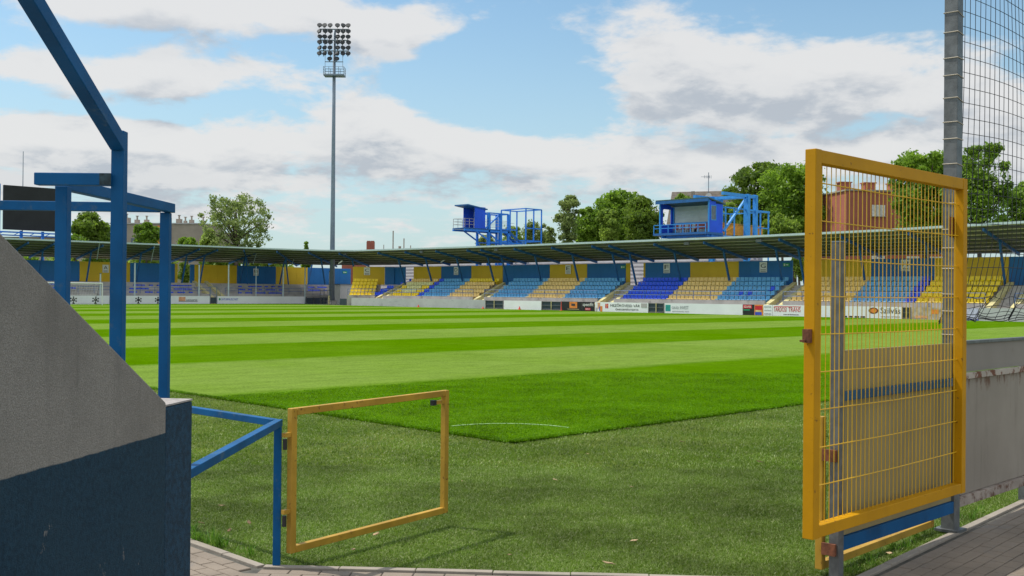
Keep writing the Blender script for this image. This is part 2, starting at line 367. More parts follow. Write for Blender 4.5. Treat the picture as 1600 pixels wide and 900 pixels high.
# pavers: kerb polyline
KP = [(3.785, 13), (3.785, 6.05), (5.74, 3.83), (6.32, 3.235), (9.92, 3.455), (14.5, 3.73)]
def blade_region(n, Zr, Xf, test, h, w, seedz, lean=.5):
    Z = (rng.random(n)*(Zr[1]**.5-Zr[0]**.5)+Zr[0]**.5)**2
    X = Z*(Xf[0]+(Xf[1]-Xf[0])*rng.random(n)); x = (X+Z)*S2; y = (Z-X)*S2
    k = test(x, y); x = x[k]; y = y[k]; n = len(x)
    th = rng.random(n)*2*np.pi; le = rng.random(n)*lean; hh = h*(.6+.6*rng.random(n)); ww = w*(.7+.6*rng.random(n))
    la = rng.random(n)*2*np.pi
    dxx = np.cos(th)*ww/2; dyy = np.sin(th)*ww/2; tx = np.cos(la)*le*hh; ty = np.sin(la)*le*hh
    v = np.empty((n, 5, 3)); z0 = seedz
    v[:, 0] = np.c_[x-dxx, y-dyy, np.full(n, z0)]; v[:, 1] = np.c_[x+dxx, y+dyy, np.full(n, z0)]
    v[:, 2] = np.c_[x+dxx*.8+tx*.4, y+dyy*.8+ty*.4, z0+hh*.55]; v[:, 3] = np.c_[x-dxx*.8+tx*.4, y-dyy*.8+ty*.4, z0+hh*.55]
    v[:, 4] = np.c_[x+tx*1.3, y+ty*1.3, z0+hh*(1-.3*le)]
    return v
def blades_obj(name, v, m):
    n = len(v); me = bpy.data.meshes.new(name); me.vertices.add(n*5); me.vertices.foreach_set('co', v.ravel())
    loops = np.empty((n, 7), int); b = np.arange(n)*5
    loops[:, :4] = b[:, None]+np.array([0, 1, 2, 3]); loops[:, 4:] = b[:, None]+np.array([3, 2, 4])
    me.loops.add(n*7); me.loops.foreach_set('vertex_index', loops.ravel())
    me.polygons.add(n*2); ls = np.empty((n, 2), int); ls[:, 0] = np.arange(n)*7; ls[:, 1] = ls[:, 0]+4
    me.polygons.foreach_set('loop_start', ls.ravel()); me.update(calc_edges=True); me.validate()
    me.materials.append(m); o = bpy.data.objects.new(name, me); COL.objects.link(o); return o
def kerb_y(x):   # turf lies beyond this line
    xs = np.array([3.785, 5.74, 6.32, 9.92, 14.5]); ys = np.array([6.05, 3.83, 3.235, 3.455, 3.73]); return np.interp(x, xs, ys)
def on_apron(x, y): return (x > 3.80) & (y > kerb_y(x)+.02) & ~((x > 9.0) & (y > 9.0))
m_blade = blade_mat('turf_blades', [(.105, .19, .014), (.16, .265, .024), (.21, .305, .055), (.38, .43, .19)], .3)
v = np.concatenate([blade_region(430000, (6.2, 11), (-.34, .52), on_apron, .026, .006, -.02, 1.3), blade_region(150000, (11, 22), (-.40, .48), on_apron, .028, .010, -.02, 1.3)])
tag(blades_obj('artificial_grass', v, m_blade), 'olive green tufted artificial grass round the corner of the pitch', 'grass', kind='stuff')
m_pb = blade_mat('pitch_blades', [(.085, .215, .0), (.12, .285, .0), (.17, .33, .01)], .15)
def on_pitch(x, y): return (x > 9.02) & (y > 9.02) & (y < 16.0)
v = blade_region(230000, (12.6, 24), (-.34, .36), on_pitch, .022, .010, .018, 1.3)
def edge_blades(n, along_x):
    w = blade_region(n, (7, 7.01), (0, 0), lambda a, b: a > -1, .034, .010, .0, 1.2); c = w[:, :2].mean(1)
    t = 9.04+24*rng.random(n)**1.3; o_ = 9.03+rng.normal(size=n)*.028
    px_, py_ = (t, o_) if along_x else (o_, t)
    w[:, :, 0] += (px_-c[:, 0])[:, None]; w[:, :, 1] += (py_-c[:, 1])[:, None]; w[:, :, 2] += .004; return w
v = np.concatenate([v, edge_blades(9000, True), edge_blades(9000, False)])
tag(blades_obj('pitch_grass', v, m_pb), 'bright green mown grass of the pitch near its corner', 'grass', kind='stuff')
# weeds at the pillar foot and tufts along the kerb
def tufts():
    pts = []
    for i in range(26): pts.append((3.80+random.random()*.10, 6.25+random.random()*1.1, random.uniform(.04, .11)))
    for i in range(30):
        t = random.random(); pts.append((6.4+t*3, 3.28+t*.19+random.uniform(.0, .1), random.uniform(.03, .07)))
    vs_ = []
    for (x, y, h) in pts:
        for k in range(10):
            vv = blade_region(1, (7, 7.01), (0, 0), lambda a, b: np.array([True]), h, .008, 0, .9); c = vv[0, :2].mean(0)
            vv[0, :, 0] += x-c[0]+random.uniform(-.03, .03); vv[0, :, 1] += y-c[1]+random.uniform(-.03, .03); vs_.append(vv)
    return np.concatenate(vs_)
tag(blades_obj('weed', tufts(), blade_mat('weed_blades', [(.06, .16, .01), (.12, .26, .02), (.20, .30, .05)])), 'fresh green weeds and tufts growing along the paving kerb', 'weeds', kind='stuff')
# paving
m_paver = mat('concrete_paver', (.235, .19, .145), .9, var=.14, vscale=2.2, bump=.35, bscale=120, dirt=(.19, .17, .15), dscale=3, dlo=.5, dhi=.8)
m_joint = mat('paver_joint', (.09, .085, .07), .95, var=.3, vscale=8)
m_kerb = mat('kerb_stone', (.30, .26, .21), .9, var=.12, vscale=4, bump=.3, bscale=90)
struct(MB().add([(-6, -6, -.012)]+[(14.5, -6, -.012)]+[(x, y, -.012) for x, y in KP[::-1]]+[(-6, 13, -.012)], [tuple(range(len(KP)+3))]).build('path', m_joint))
def side(p, q, x, y): return (q[0]-p[0])*(y-p[1])-(q[1]-p[1])*(x-p[0])
pv = MB(); bl = Vector((.200, .100))
def zone(o0, ang, nl, nw, keep):
    ca, sa = math.cos(ang), math.sin(ang)
    for j in range(-nw, nw):
        for i in range(-nl, nl):
            lx = (i+.5*(j % 2))*.2; ly = j*.1
            X = o0[0]+(lx+.1)*ca-(ly+.05)*sa; Y = o0[1]+(lx+.1)*sa+(ly+.05)*ca
            if not keep(X, Y): continue
            z1 = random.uniform(-.0015, .0015); tl = random.uniform(-.004, .004); g_ = .0035; ch = .004
            def q(a, b, z): return (o0[0]+(lx+a)*ca-(ly+b)*sa, o0[1]+(lx+a)*sa+(ly+b)*ca, z+tl*(a-.1))
            L, W = .2, .1
            b0 = [q(g_, g_, -.02), q(L-g_, g_, -.02), q(L-g_, W-g_, -.02), q(g_, W-g_, -.02)]
            b1 = [q(g_, g_, z1-ch), q(L-g_, g_, z1-ch), q(L-g_, W-g_, z1-ch), q(g_, W-g_, z1-ch)]
            b2 = [q(g_+ch, g_+ch, z1), q(L-g_-ch, g_+ch, z1), q(L-g_-ch, W-g_-ch, z1), q(g_+ch, W-g_-ch, z1)]
            pv.add(b0+b1+b2, [(0, 1, 5, 4), (1, 2, 6, 5), (2, 3, 7, 6), (3, 0, 4, 7), (4, 5, 9, 8), (5, 6, 10, 9), (6, 7, 11, 10), (7, 4, 8, 11), (8, 9, 10, 11)])
A_, B_, C_, D_, E_ = KP[0], KP[1], KP[2], KP[3], KP[4]
inset = .10
dAB = math.pi/2; dBC = math.atan2(C_[1]-B_[1], C_[0]-B_[0]); dDE = math.atan2(E_[1]-D_[1], E_[0]-D_[0])
def din(p, q, x, y):   # distance to the paved side of the kerb line p-q
    L = math.hypot(q[0]-p[0], q[1]-p[1]); return -side(p, q, x, y)/L
in_all = lambda x, y: din(A_, B_, x, y) > inset+.03 and din(B_, C_, x, y) > inset+.03 and (din(D_, E_, x, y) > inset+.03 or x < D_[0]-.2)
in_all2 = lambda x, y: (din(A_, B_, x, y) > inset+.03 or y < 5.9) and (din(B_, C_, x, y) > inset+.03 or y > 6.2 or x > 6.0) and (din(D_, E_, x, y) > inset+.03 or x < 6.1)
n1_ = Vector((math.cos(dBC), math.sin(dBC)))
zone((B_[0]-.1, B_[1]), dAB, 34, 18, lambda x, y: x > 2.3 and y > 4.5 and x < 3.785-inset-.0 and (y-6.05) > (x-3.785)*.40-.03)
zone((B_[0], B_[1]), dBC, 26, 26, lambda x, y: din(B_, C_, x, y) > inset+.0 and (y-6.05) <= (x-3.785)*.40-.03 and x < 6.32+.41*(y-3.235)-.05)
zone((D_[0], D_[1]-.1), dDE, 26, 22, lambda x, y: din(D_, E_, x, y) > inset+.0 and x >= 6.32+.41*(y-3.235)-.02 and x < 11 and y > 1.2)
struct(pv.build('paving', m_paver))
kb = MB()
for p, q in zip(KP[:-1], KP[1:]):
    p_ = Vector((*p, 0)); q_ = Vector((*q, 0)); L = (q_-p_).length; d = (q_-p_)/L; nrm = Vector((d.y, -d.x, 0)); 
    if din(p, q, *(p_+nrm).to_2d()) < 0: nrm = -nrm
    step = .5; k = 0.0
    while k < L-.01:
        e = min(L, k+step); a = p_+d*(k+.003); b = p_+d*(e-.003)
        lo = -.05; hi = .006+random.uniform(-.002, .002)
        kb.hexa([a+Vector((0, 0, lo)), b+Vector((0, 0, lo)), b+nrm*.06+Vector((0, 0, lo)), a+nrm*.06+Vector((0, 0, lo)), a+Vector((0, 0, hi)), b+Vector((0, 0, hi)), b+nrm*.06+Vector((0, 0, hi)), a+nrm*.06+Vector((0, 0, hi))])
        k = e
struct(kb.build('kerb', m_kerb, bevel=.004))
# ------------------------------------------------------------------ grandstand
GS = thing('grandstand', (81, 60, 0), 'long low grandstand with blue and yellow back wall bending round the far pitch corner', 'grandstand')
def TR(s, d): return (81+d, s)
def TL(s, d): return (s, 124+d)
_e = (-S2, S2); _n = (S2, S2); _b = (84-3*S2, 109-3*S2)
def TC(s, d): return (_b[0]+_e[0]*s+_n[0]*d, _b[1]+_e[1]*s+_n[1]*d)
def slab(mb, T, s0, s1, d0, d1, z0, z1, mi=0):
    p = [T(s0, d0), T(s1, d0), T(s1, d1), T(s0, d1)]
    mb.hexa([(x, y, z0) for x, y in p]+[(x, y, z1) for x, y in p], mi)
def terrace(T, s0, s1, gaps=()):
    mb = MB(); cur = s0; segs = []
    for g0, g1 in sorted(gaps): segs.append((cur, g0)); cur = g1
    segs.append((cur, s1))
    for a, b in segs:
        if b-a < .1: continue
        slab(mb, T, a, b, 1.8, 1.95, 0, 1.3); slab(mb, T, a, b, 1.953, 2.6, 0, .94)
        for i in range(5):
            slab(mb, T, a, b, 2.6+.8*i+.002*(i > 0), 3.4+.8*i, 0, .95+.44*i)
        slab(mb, T, a, b, 6.602, 9.4, 0, 2.73)
    mb.build('terrace', m_conc, GS)
    for g0, g1 in gaps:
        st = MB(); n = 11
        for k in range(n): slab(st, T, g0+.25, g1-.25, 1.8+k*.436+.001, 1.8+(k+1)*.436, 0, .22+.225*(k+1))
        slab(st, T, g0+.25, g1-.25, 6.61, 9.4, 0, 2.725)
        sc = st.build('stair', m_conc, GS)
        ed = MB()
        for e0, e1 in ((g0-.06, g0+.40), (g1-.40, g1+.06)):
            p = [T(e0, 1.2), T(e1, 1.2), T(e1, 6.7), T(e0, 6.7)]
            ed.hexa([(p[0][0], p[0][1], 0), (p[1][0], p[1][1], 0), (p[2][0], p[2][1], 0), (p[3][0], p[3][1], 0), (p[0][0], p[0][1], .70), (p[1][0], p[1][1], .70), (p[2][0], p[2][1], 3.02), (p[3][0], p[3][1], 3.02)])
        ed.build('stair_edge', m_kerbp, sc)
terrace(TR, 18, 109.6, [(29.5, 31.7), (49.1, 50.9), (68.3, 70.5), (87.3, 89.2), (105.8, 107.5)])
terrace(TC, .0, 3.4)
bL = lambda px, d: b_at(px, 124+d)
stL = (bL(303, 6.5), bL(324, 6.5))
terrace(TL, 14, 96.8, [(bL(299, 6.5)+.3, bL(299, 6.5)+2.4)])
def railing(T, s0, s1, step, d=1.88):
    mb = MB(); n = max(1, round((s1-s0)/step))
    for i in range(n+1):
        s = s0+(s1-s0)*i/n; mb.poly([(*T(s, d), 1.3), (*T(s, d), 2.12)], .03, 4)
    for z in (2.1, 1.72): mb.poly([(*T(s0, d), z), (*T(s1, d), z)], .022, 4)
    mb.build('railing', m_blue_s, GS)
for s0, s1 in ((20, 29.5), (31.7, 49.1), (50.9, 68.3), (70.5, 87.3), (89.2, 105.8), (107.5, 109.6)): railing(TR, s0, s1, 1.95)
railing(TC, .1, 3.3, 1.6); railing(TL, 14, bL(299, 6.5)+.3, 1.95); railing(TL, bL(299, 6.5)+2.4, 88, 1.95)
# back wall panels
def wall(T, s0, s1, m, z1=5.08):
    mb = MB(); slab(mb, T, min(s0, s1)+.01, max(s0, s1)-.01, 8.0, 8.12, 2.7, z1)
    n = int(abs(s1-s0)/1.15); a = min(s0, s1)
    for i in range(1, n): slab(mb, T, a+i*1.15, a+i*1.15+.03, 7.985, 8.0, 2.75, z1-.02)
    return mb.build('wall_panel', m, GS)
aR = lambda px: a_at(px, 89)
for x0, x1, m in ((633, 611, m_wb), (646, 689, m_wy), (689.2, 736, m_wb), (736.2, 785, m_wy), (785.6, 858.5, m_wb), (858.7, 917, m_wy), (917.2, 977.5, m_wb), (977.7, 984, m_wy),
                  (1005, 1008, m_wy), (1008.2, 1078, m_wb), (1078.2, 1154, m_wy), (1154.2, 1238, m_wb), (1255, 1361, m_wy), (1361.3, 1461, m_wb), (1461.3, 1576, m_wy), (1576.3, 1680, m_wb)):
    wall(TR, aR(x0), aR(x1), m)
wall(TC, -.67, 3.6, m_wy, 5.1); wall(TC, -1.95, -.68, m_wb, 5.1)
aL = lambda px: b_at(px, 132)
for x0, x1, m in ((-20, 124, m_wb), (124.2, 203, m_wy), (203.2, 273, m_wb), (273.2, 277.5, m_wy), (297, 303.5, m_wb), (303.7, 370, m_wy), (370.2, 431, m_wb), (431.2, 480.5, m_wy), (480.7, 548, m_wb)):
    wall(TL, aL(x0), aL(x1), m, 5.25)
# block signs on the back wall
def sign(T, s, z, txt, ex, m=m_whitep, w=.8, h=1.0):
    mb = MB(); slab(mb, T, s-w/2, s+w/2, 7.93, 7.97, z, z+h); o = mb.build('block_sign', m, GS)
    p = T(s, 7.93); e = Vector((*ex, 0)); org = Vector((p[0], p[1], z+h*.42))-e*w*.33
    text(txt, o, m_text, org, (*ex, 0), w*.66, h*.42); b = MB()
    p2 = Vector((p[0], p[1], 0)); nn = e.cross(Vector((0, 0, 1)))
    for k in range(2): 
        a = p2-e*w*.36+nn*.012; c = p2+e*w*.36+nn*.012; zc = z+.10*h+k*.14*h
        b.beam((a.x, a.y, zc), (c.x, c.y, zc), .012, .05)
    b.build('sign_line', m_text, o)
for px, t in ((712, 'D'), (887, 'E'), (1041, 'F'), (1192, 'G'), (1414, 'H')): sign(TR, a_at(px, 88.9), 3.98+.0, t, (0, -1))
sign(TC, 1.7, 4.0, 'C', (S2, -S2)); sign(TL, b_at(165, 131.9), 3.9, 'A', (1, 0)); sign(TL, b_at(400, 131.9), 3.9, 'B', (1, 0))
for T, s, w in ((TR, a_at(973, 88.9), .7), (TR, a_at(1228, 88.9), .7), (TL, b_at(539, 131.9), .8)):
    mb = MB(); slab(mb, T, s-w/2, s+w/2, 7.93, 7.97, 4.5, 4.85); o = mb.build('exit_sign', m_dgreen, GS)
    p = T(s, 7.92); ex = Vector((0, -1, 0)) if T is TR else Vector((1, 0, 0)); mk = MB(); pp = Vector((p[0], p[1], 4.67))
    mk.beam(pp-ex*.02, pp+ex*.22, .02, .08); mk.beam(pp-ex*.25, pp-ex*.12, .02, .2); mk.build('pictogram', m_whitep, o)
# roof: front edge and back edge polylines
def zf(s): return float(np.interp(s, [18, 29, 40, 55, 80, 105, 112], [7.62, 7.42, 7.2, 7.06, 7.02, 7.08, 7.10]))
FE = [(82.8, s, zf(s)) for s in (18, 24, 29, 34, 40, 48, 55, 63, 71, 80, 88, 96, 105, 112)]+[(81.6, 117, 7.2), (79.6, 120.6, 7.32), (76.5, 123.4, 7.42), (72, 125.2, 7.5), (66, 125.7, 7.5), (50, 125.7, 7.46), (30, 125.7, 7.46), (14, 125.7, 7.46)]
BE = [(90.7, s, 5.62) for s in (18, 24, 29, 34, 40, 48, 55, 63, 71, 80, 88, 96, 105, 112)]+[(90.5, 122, 5.7), (88.5, 128, 5.75), (84, 132.2, 5.85), (76, 133.7, 5.9), (66, 133.7, 5.9), (50, 133.7, 5.9), (30, 133.7, 5.9), (14, 133.7, 5.9)]
def ribbon(A, B, f0, f1, t0, t1, mb, mi=0):
    """slab strip between fractions f0..f1 of the span, from offset t0 to t1 in z"""
    n = len(A); vs_ = []
    for a, b in zip(A, B):
        a = Vector(a); b = Vector(b); p = a.lerp(b, f0); q = a.lerp(b, f1)
        vs_ += [p+Vector((0, 0, t0)), q+Vector((0, 0, t0)), q+Vector((0, 0, t1)), p+Vector((0, 0, t1))]
    fs = []
    for i in range(n-1):
        o = i*4; k = o+4; fs += [(o, o+1, k+1, k), (o+1, o+2, k+2, k+1), (o+2, o+3, k+3, k+2), (o+3, o, k, k+3)]
    fs += [(0, 1, 2, 3), ((n-1)*4+3, (n-1)*4+2, (n-1)*4+1, (n-1)*4)]
    mb.add(vs_, fs, mi)
r_ = MB(); ribbon(FE, BE, 0, 1, -.04, .0, r_); roof = r_.build('roof', m_roofs, GS)
r_ = MB(); ribbon(FE, BE, .004, 1, .004, .07, r_); r_.build('roofing', m_rooft, roof)
r_ = MB(); ribbon(FE, BE, -.012, .0, -.12, .06, r_); r_.build('gutter', m_gutter, roof)
r_ = MB()
for f in (.06, .21, .36, .51, .66, .81, .95): ribbon(FE, BE, f, f+.03, -.22, -.042, r_)
r_.build('purlins', m_purlin, roof)
def rafter(pf, pb, foot, top):
    mb = MB(); mb.beam(pf, pb, .13, .24); r = mb.build('rafter', m_blue_s, GS)
    mb = MB(); mb.beam(foot, top, .16, .16); mb.build('post', m_blue_s, GS)
for s in (26.2, 31.9, 37.8, 43.7, 49.6, 51.9, 57.6, 63.4, 69.1, 71.4, 77.05, 82.7, 88.1, 90.4, 95.9, 101.7, 107.1):
    zt = zf(s); fr = Vector((82.8, s, zt)); bk = Vector((90.7, s, 5.62)); dn = Vector((0, 0, -.36))
    rafter(fr.lerp(bk, .02)+dn, fr.lerp(bk, .97)+dn, (87.5, s, 2.7), fr.lerp(bk, .44)+dn)
for px in (20, 60, 135, 213, 284, 312, 375, 437, 481):
    s = b_at(px, 130.5); fr = Vector((s, 125.7, 7.46)); bk = Vector((s, 133.7, 5.9)); dn = Vector((0, 0, -.36))
    rafter(fr.lerp(bk, .02)+dn, fr.lerp(bk, .97)+dn, (s, 130.5, 2.7), fr.lerp(bk, .44)+dn)
for (f, b, ft) in (((82.3, 114.5, 7.12), (90.3, 118.5, 5.7), (86.8, 116.6)), ((80.6, 119, 7.25), (89.5, 125, 5.72), (85.6, 122.3)), ((77.8, 122.3, 7.38), (86.2, 130.2, 5.8), (82.6, 126.8)), ((74.2, 124.6, 7.46), (80, 133, 5.88), (77.8, 129.6))):
    f = Vector(f); b = Vector(b); dn = Vector((0, 0, -.38)); rafter(f+dn, b+dn, (ft[0], ft[1], 2.7), f.lerp(b, .42)+dn)
# pale downpipes from the gutter of the left hand stand and the two floodlight boxes under the roof
for px in (155, 241, 402, 463):
    s = b_at(px, 125.7); mb = MB(); mb.poly([(s, 125.75, 7.3), (s+.6, 127.8, 5.4)], .05, 5); mb.build('downpipe', m_gutter, GS)
for px, s in ((556, None), (681, 101.0)):
    mb = MB()
    if s is None: p = Vector((83.6, 116.4, 5.5))
    else: p = Vector((88.2, s, 5.55))
    mb.beam(p, p+Vector((.25, -.55, .35)), .12); mb.build('strip_light', m_whitep, GS)
for px, s in ((700, 98.5), (812, 85.5), (1095, 59.5), (1222, 51.6), (560, 114)):
    fr = Vector((82.95, s, zf(s)-.42)); mb = MB(); mb.beam(fr+Vector((0, -.28, 0)), fr+Vector((0, .28, 0)), .2, .24); mb.build('roof_spotlight', m_galv, GS)
# grey cladding wall behind and the white shed in the corner
tag(MB().box((97, 60, 0), (97.2, 128, 6.7)).build('boundary_wall', corr('cladding_ribs', (.46, .44, .45), 14, 'z', .6), base=(97, 94, 0)), 'pale grey ribbed wall behind the grandstand, seen in the gap below its roof', 'wall')
sh = thing('shed', (90.2, 124, 0), 'small white shed in the stand corner right of the floodlight mast', 'shed')
MB().box((88.4, 122.6, 0), (91.5, 125, 2.7)).build('wall', m_whitep, sh); MB().box((88.2, 122.4, 2.702), (91.7, 125.2, 2.82)).build('roof', m_galv_d, sh)
# ------------------------------------------------------------------ seats
def seat_mesh():
    prof = [(-.22, .40), (-.20, .43), (.0, .405), (.13, .41), (.18, .46), (.22, .62), (.25, .78)]
    mb = MB(); th = .03; ys = [(-.205, .02), (-.15, 0), (.15, 0), (.205, .02)]
    vs_ = []
    for (x, z) in prof:
        for (y, l) in ys: vs_.append((x-(l if z > .5 else 0), y, z+(l if z < .5 else 0)))
    n = len(vs_)
    for (x, z) in prof:
        for (y, l) in ys: vs_.append((x+.02-(l if z > .5 else 0), y, z-th+(l if z < .5 else 0)))
    fs = []; w = 4
    for i in range(len(prof)-1):
        for j in range(3):
            a = i*w+j; fs.append((a, a+1, a+w+1, a+w)); fs.append((n+a, n+a+w, n+a+w+1, n+a+1))
    for i in range(len(prof)-1): a = i*w; fs.append((a, a+w, n+a+w, n+a)); a += 3; fs.append((a, n+a, n+a+w, a+w))
    for j in range(3): fs.append((j, n+j, n+j+1, j+1)); a = (len(prof)-1)*w+j; fs.append((a, a+1, n+a+1, n+a))
    mb.add(vs_, fs); mb.box((-.1, -.02, 0), (-.06, .02, .395)); mb.box((.06, -.02, 0), (.10, .02, .395)); return mb
sm = seat_mesh()
proto = {}
for k, m in SEATC.items():
    o = sm.build('stadium_seat', m); me = o.data; bpy.data.objects.remove(o); me.name = 'stadium_seat_'+k; proto[k] = me
ORD = ['', 'first', 'second', 'third', 'fourth', 'fifth', 'sixth', 'seventh', 'eighth', 'ninth', 'tenth', 'eleventh', 'twelfth', 'thirteenth']
ROW = ['front row', 'second row', 'third row', 'fourth row', 'top row']
CN = {'blue': 'faded blue', 'deep': 'deep blue', 'pale': 'faded orange', 'yellow': 'bright yellow'}
def put_seat(me, x, y, z, rz, label, group):
    o = bpy.data.objects.new('stadium_seat', me); COL.objects.link(o); o.location = (x, y, z); o.rotation_euler = (0, 0, rz); tag(o, label, 'seat', group)
STUFF = {k: [] for k in SEATC}
skip = {('p5b', 4, 1)}
odd = {('p4a', 1, 4): 'deep', ('p4a', 1, 6): 'deep', ('p4a', 2, 10): 'deep', ('p5d', 0, 2): 'pale'}
# patches seen through and beside the mesh gate; s counts from the far (left) end towards the camera
patches = [('p4a', 56.9, 12, 'blue', 'blue patch just left of the mesh gate'), ('p4o', 62.5, 12, 'pale', 'orange patch under the open press cabin'),
 ('p5a', 49.0, 12, 'pale', 'patch behind the mesh gate\'s left half'), ('p5b', 43.3, 10, 'blue', 'patch behind the mesh gate\'s middle'),
 ('p5c', 38.65, 2, 'deep', 'narrow strip behind the mesh gate'), ('p5d', 37.6, 12, 'yellow', 'yellow patch behind netting and mesh gate')]
for pid, s_hi, cnt, colr, where in patches:
    for r in range(5):
        for k in range(cnt):
            if r == 0 and pid == 'p5d' and k >= cnt-1: pass
            s = s_hi-.24-.475*k if cnt > 2 else s_hi-.24-.48*k
            c = odd.get((pid, r, k), colr)
            put_seat(proto[c], 84+.8*r, s, .95+.44*r, random.uniform(-.03, .03), '%s seat, %s, %s from left, %s' % (CN[c], ROW[r], ORD[k+1], where), 'seats of the far grandstand')
def stuff_row(T, s0, s1, r, colr, rz, pitch=.47):
    n = int(abs(s1-s0)/pitch+.5)
    for k in range(n):
        s = max(s0, s1)-pitch*(k+.5); x, y = T(s, 3+.8*r); STUFF[colr].append((x, y, .95+.44*r, rz))
for r in range(5):
    stuff_row(TR, 68.2, 62.6, r, 'deep', 0)
    stuff_row(TR, 76.2, 70.6, r, 'blue', 0); stuff_row(TR, 81.75, 76.2, r, 'pale', 0); stuff_row(TR, 87.2, 81.75, r, 'blue', 0)
    stuff_row(TR, 94.7, 89.3, r, 'pale' if r < 3 else ('yellow' if r == 4 else 'pale'), 0)
    stuff_row(TR, 99.4, 94.7, r, 'blue', 0); stuff_row(TR, 100.35, 99.4, r, 'deep', 0)
    if r == 0: stuff_row(TR, 105.7, 100.35, r, 'yellow', 0)
    elif r < 3: stuff_row(TR, 104.7, 101.8, r, 'cream', 0); stuff_row(TR, 105.7, 104.7, r, 'yellow', 0); stuff_row(TR, 101.8, 100.35, r, 'yellow', 0)
    elif r == 3: stuff_row(TR, 105.7, 100.35, r, 'cream', 0)
    else: stuff_row(TR, 105.7, 100.35, r, 'pale', 0)
    if r < 3: stuff_row(TR, 109.4-.3*r, 107.6, r, 'deep', 0)
    stuff_row(TC, .2-.25*(r > 1), 3.3, r, 'yellow', math.pi/4)
STUFF['deep'] += [(88.2, 107.2, 2.75, 0), (87.3, 107.9, 2.3, 0)]
# blue seat remnants on the bare left hand stand
def lowseat():
    mb = MB(); mb.box((-.16, -.2, 0), (.16, .2, .12)); return mb
allv = MB(); cols = list(SEATC)
for ci, k in enumerate(cols):
    for (x, y, z, rz) in STUFF[k]:
        c_, s_ = math.cos(rz), math.sin(rz)
        allv.add([(x+vx*c_-vy*s_, y+vx*s_+vy*c_, z+vz) for vx, vy, vz in sm.v], sm.f, ci)
for (p0, p1, rows) in ((95, 146, (0, 2)), (205, 262, (0, 1, 2, 3)), (262, 300, (0, 1, 2, 3)), (375, 440, (0, 1, 2, 3)), (484, 512, (0, 2, 3)), (40, 90, (0, 2, 3))):
    for r in rows:
        s = b_at(p0, 127+.8*r); e = b_at(p1, 127+.8*r)
        while s < e:
            if random.random() < .86:
                y = 127+.8*r; z = .95+.44*r
                allv.add([(s+vy*1.0, y+vx, z+vz*1.3) for vx, vy, vz in lowseat().v], lowseat().f, cols.index('deep'))
            s += .52 if random.random() < .8 else 1.1
o = allv.build('seat_rows', [SEATC[k] for k in cols]); tag(o, 'more blue, yellow and orange plastic seats farther along the stand', 'seats', kind='stuff')
# ------------------------------------------------------------------ advertising boards (each its own thing)
aB = lambda px: a_at(px, 81)
def rboard(px0, px1, m, label, z1=.95, z0=0, name='advertising_board', cat='advertising board', group='boards along the far touchline', th=.06, bx=81.0):
    s0, s1 = a_at(px0, bx), a_at(px1, bx); t = thing(name, (bx, (s0+s1)/2, 0), label, cat, group)
    MB().box((bx, s1+.01, z0), (bx+th, s0-.01, z1)).build('panel', m, t)
    ft = MB(); 
    k = s1+.3
    while k < s0: ft.box((bx+th+.002, k-.03, 0), (bx+th+.4, k+.03, .05)); ft.beam((bx+th+.35, k, .03), (bx+th+.02, k, z1*.85), .03); k += 2.5
    ft.build('prop', m_galv, t); return t
def rtxt(t, px0, px1, z0, z1, s, m, name='lettering', bx=81.0):
    y0 = a_at(px0, bx); y1 = a_at(px1, bx); return text(s, t, m, (bx-.002, y0, z0), (0, -1, 0), y0-y1, z1-z0, name)
def rpatch(t, px0, px1, z0, z1, m, name='printed_patch', off=.008, bx=81.0):
    y0 = a_at(px0, bx); y1 = a_at(px1, bx); return MB().box((bx-off, y1, z0), (bx-.001, y0, z1)).build(name, m, t)
def rgate(px0, px1, label):
    s0, s1 = aB(px0), aB(px1); t = thing('pitch_gate', (81, (s0+s1)/2, 0), label, 'gate', 'dark gates in the board line')
    MB().box((81.03, s1+.02, .06), (81.06, s0-.02, .9)).build('panel', m_dark, t)
    f = MB(); n = 3
    for i in range(n): y = s1+.04+(s0-s1-.08)*i/(n-1); f.box((80.97, y-.035, 0), (81.028, y+.035, .95))
    for z in (.12, .5, .9): f.box((80.975, s1+.08, z-.025), (81.025, s0-.08, z+.025))
    f.build('frame', m_galv, t); y = (s0+s1)/2
    MB().box((80.955, y-.04, 0), (80.968, y+.04, .96)).build('centre_post', m_kerbp, t); return t
sc_ = tag(MB().box((81, aB(758.5), 0), (81.2, aB(549), .98)).build('low_wall', m_conc_l, base=(81, 98, 0)), 'long plain pale grey low wall left of the first dark pitch gate', 'wall')
rgate(759, 786.5, 'dark barred pitch gate at the right end of the long plain grey low wall')
rboard(787.5, 846, m_white, 'short blank white board between two dark barred gates')
rgate(846.8, 877, 'dark barred pitch gate left of the black boards')
t = rboard(877.5, 909, m_scr, 'black board with an orange square emblem'); rpatch(t, 890, 902, .28, .93, m_org, 'orange_square'); rpatch(t, 893, 899, .52, .75, m_text, 'emblem', .014); rpatch(t, 887, 905, .16, .20, m_kerbp, 'line')
t = rboard(909.5, 929, m_scr, 'black board with white lettering over a small red label'); rtxt(t, 911, 927.5, .42, .86, 'speedfit', m_whitep); rpatch(t, 914.5, 923, .10, .34, m_red, 'red_label'); rtxt(t, 915.5, 922, .15, .29, 'NOVA', m_whitep)
t = rboard(930, 1013, m_white, 'long white town banner with small red crest and dark serif lettering')
rpatch(t, 934, 938, .3, .9, m_pch, 'picture'); rpatch(t, 936.5, 940, .1, .5, m_pbl, 'picture', .012); rpatch(t, 938, 941.5, .02, .55, m_org, 'picture', .016); rpatch(t, 931, 933.8, .02, .4, m_clad, 'picture')
rpatch(t, 946, 948, .35, .8, m_red, 'crest'); rpatch(t, 948.6, 950.6, .35, .8, m_red, 'crest'); rpatch(t, 947, 950, .58, .66, m_org, 'crest', .012)
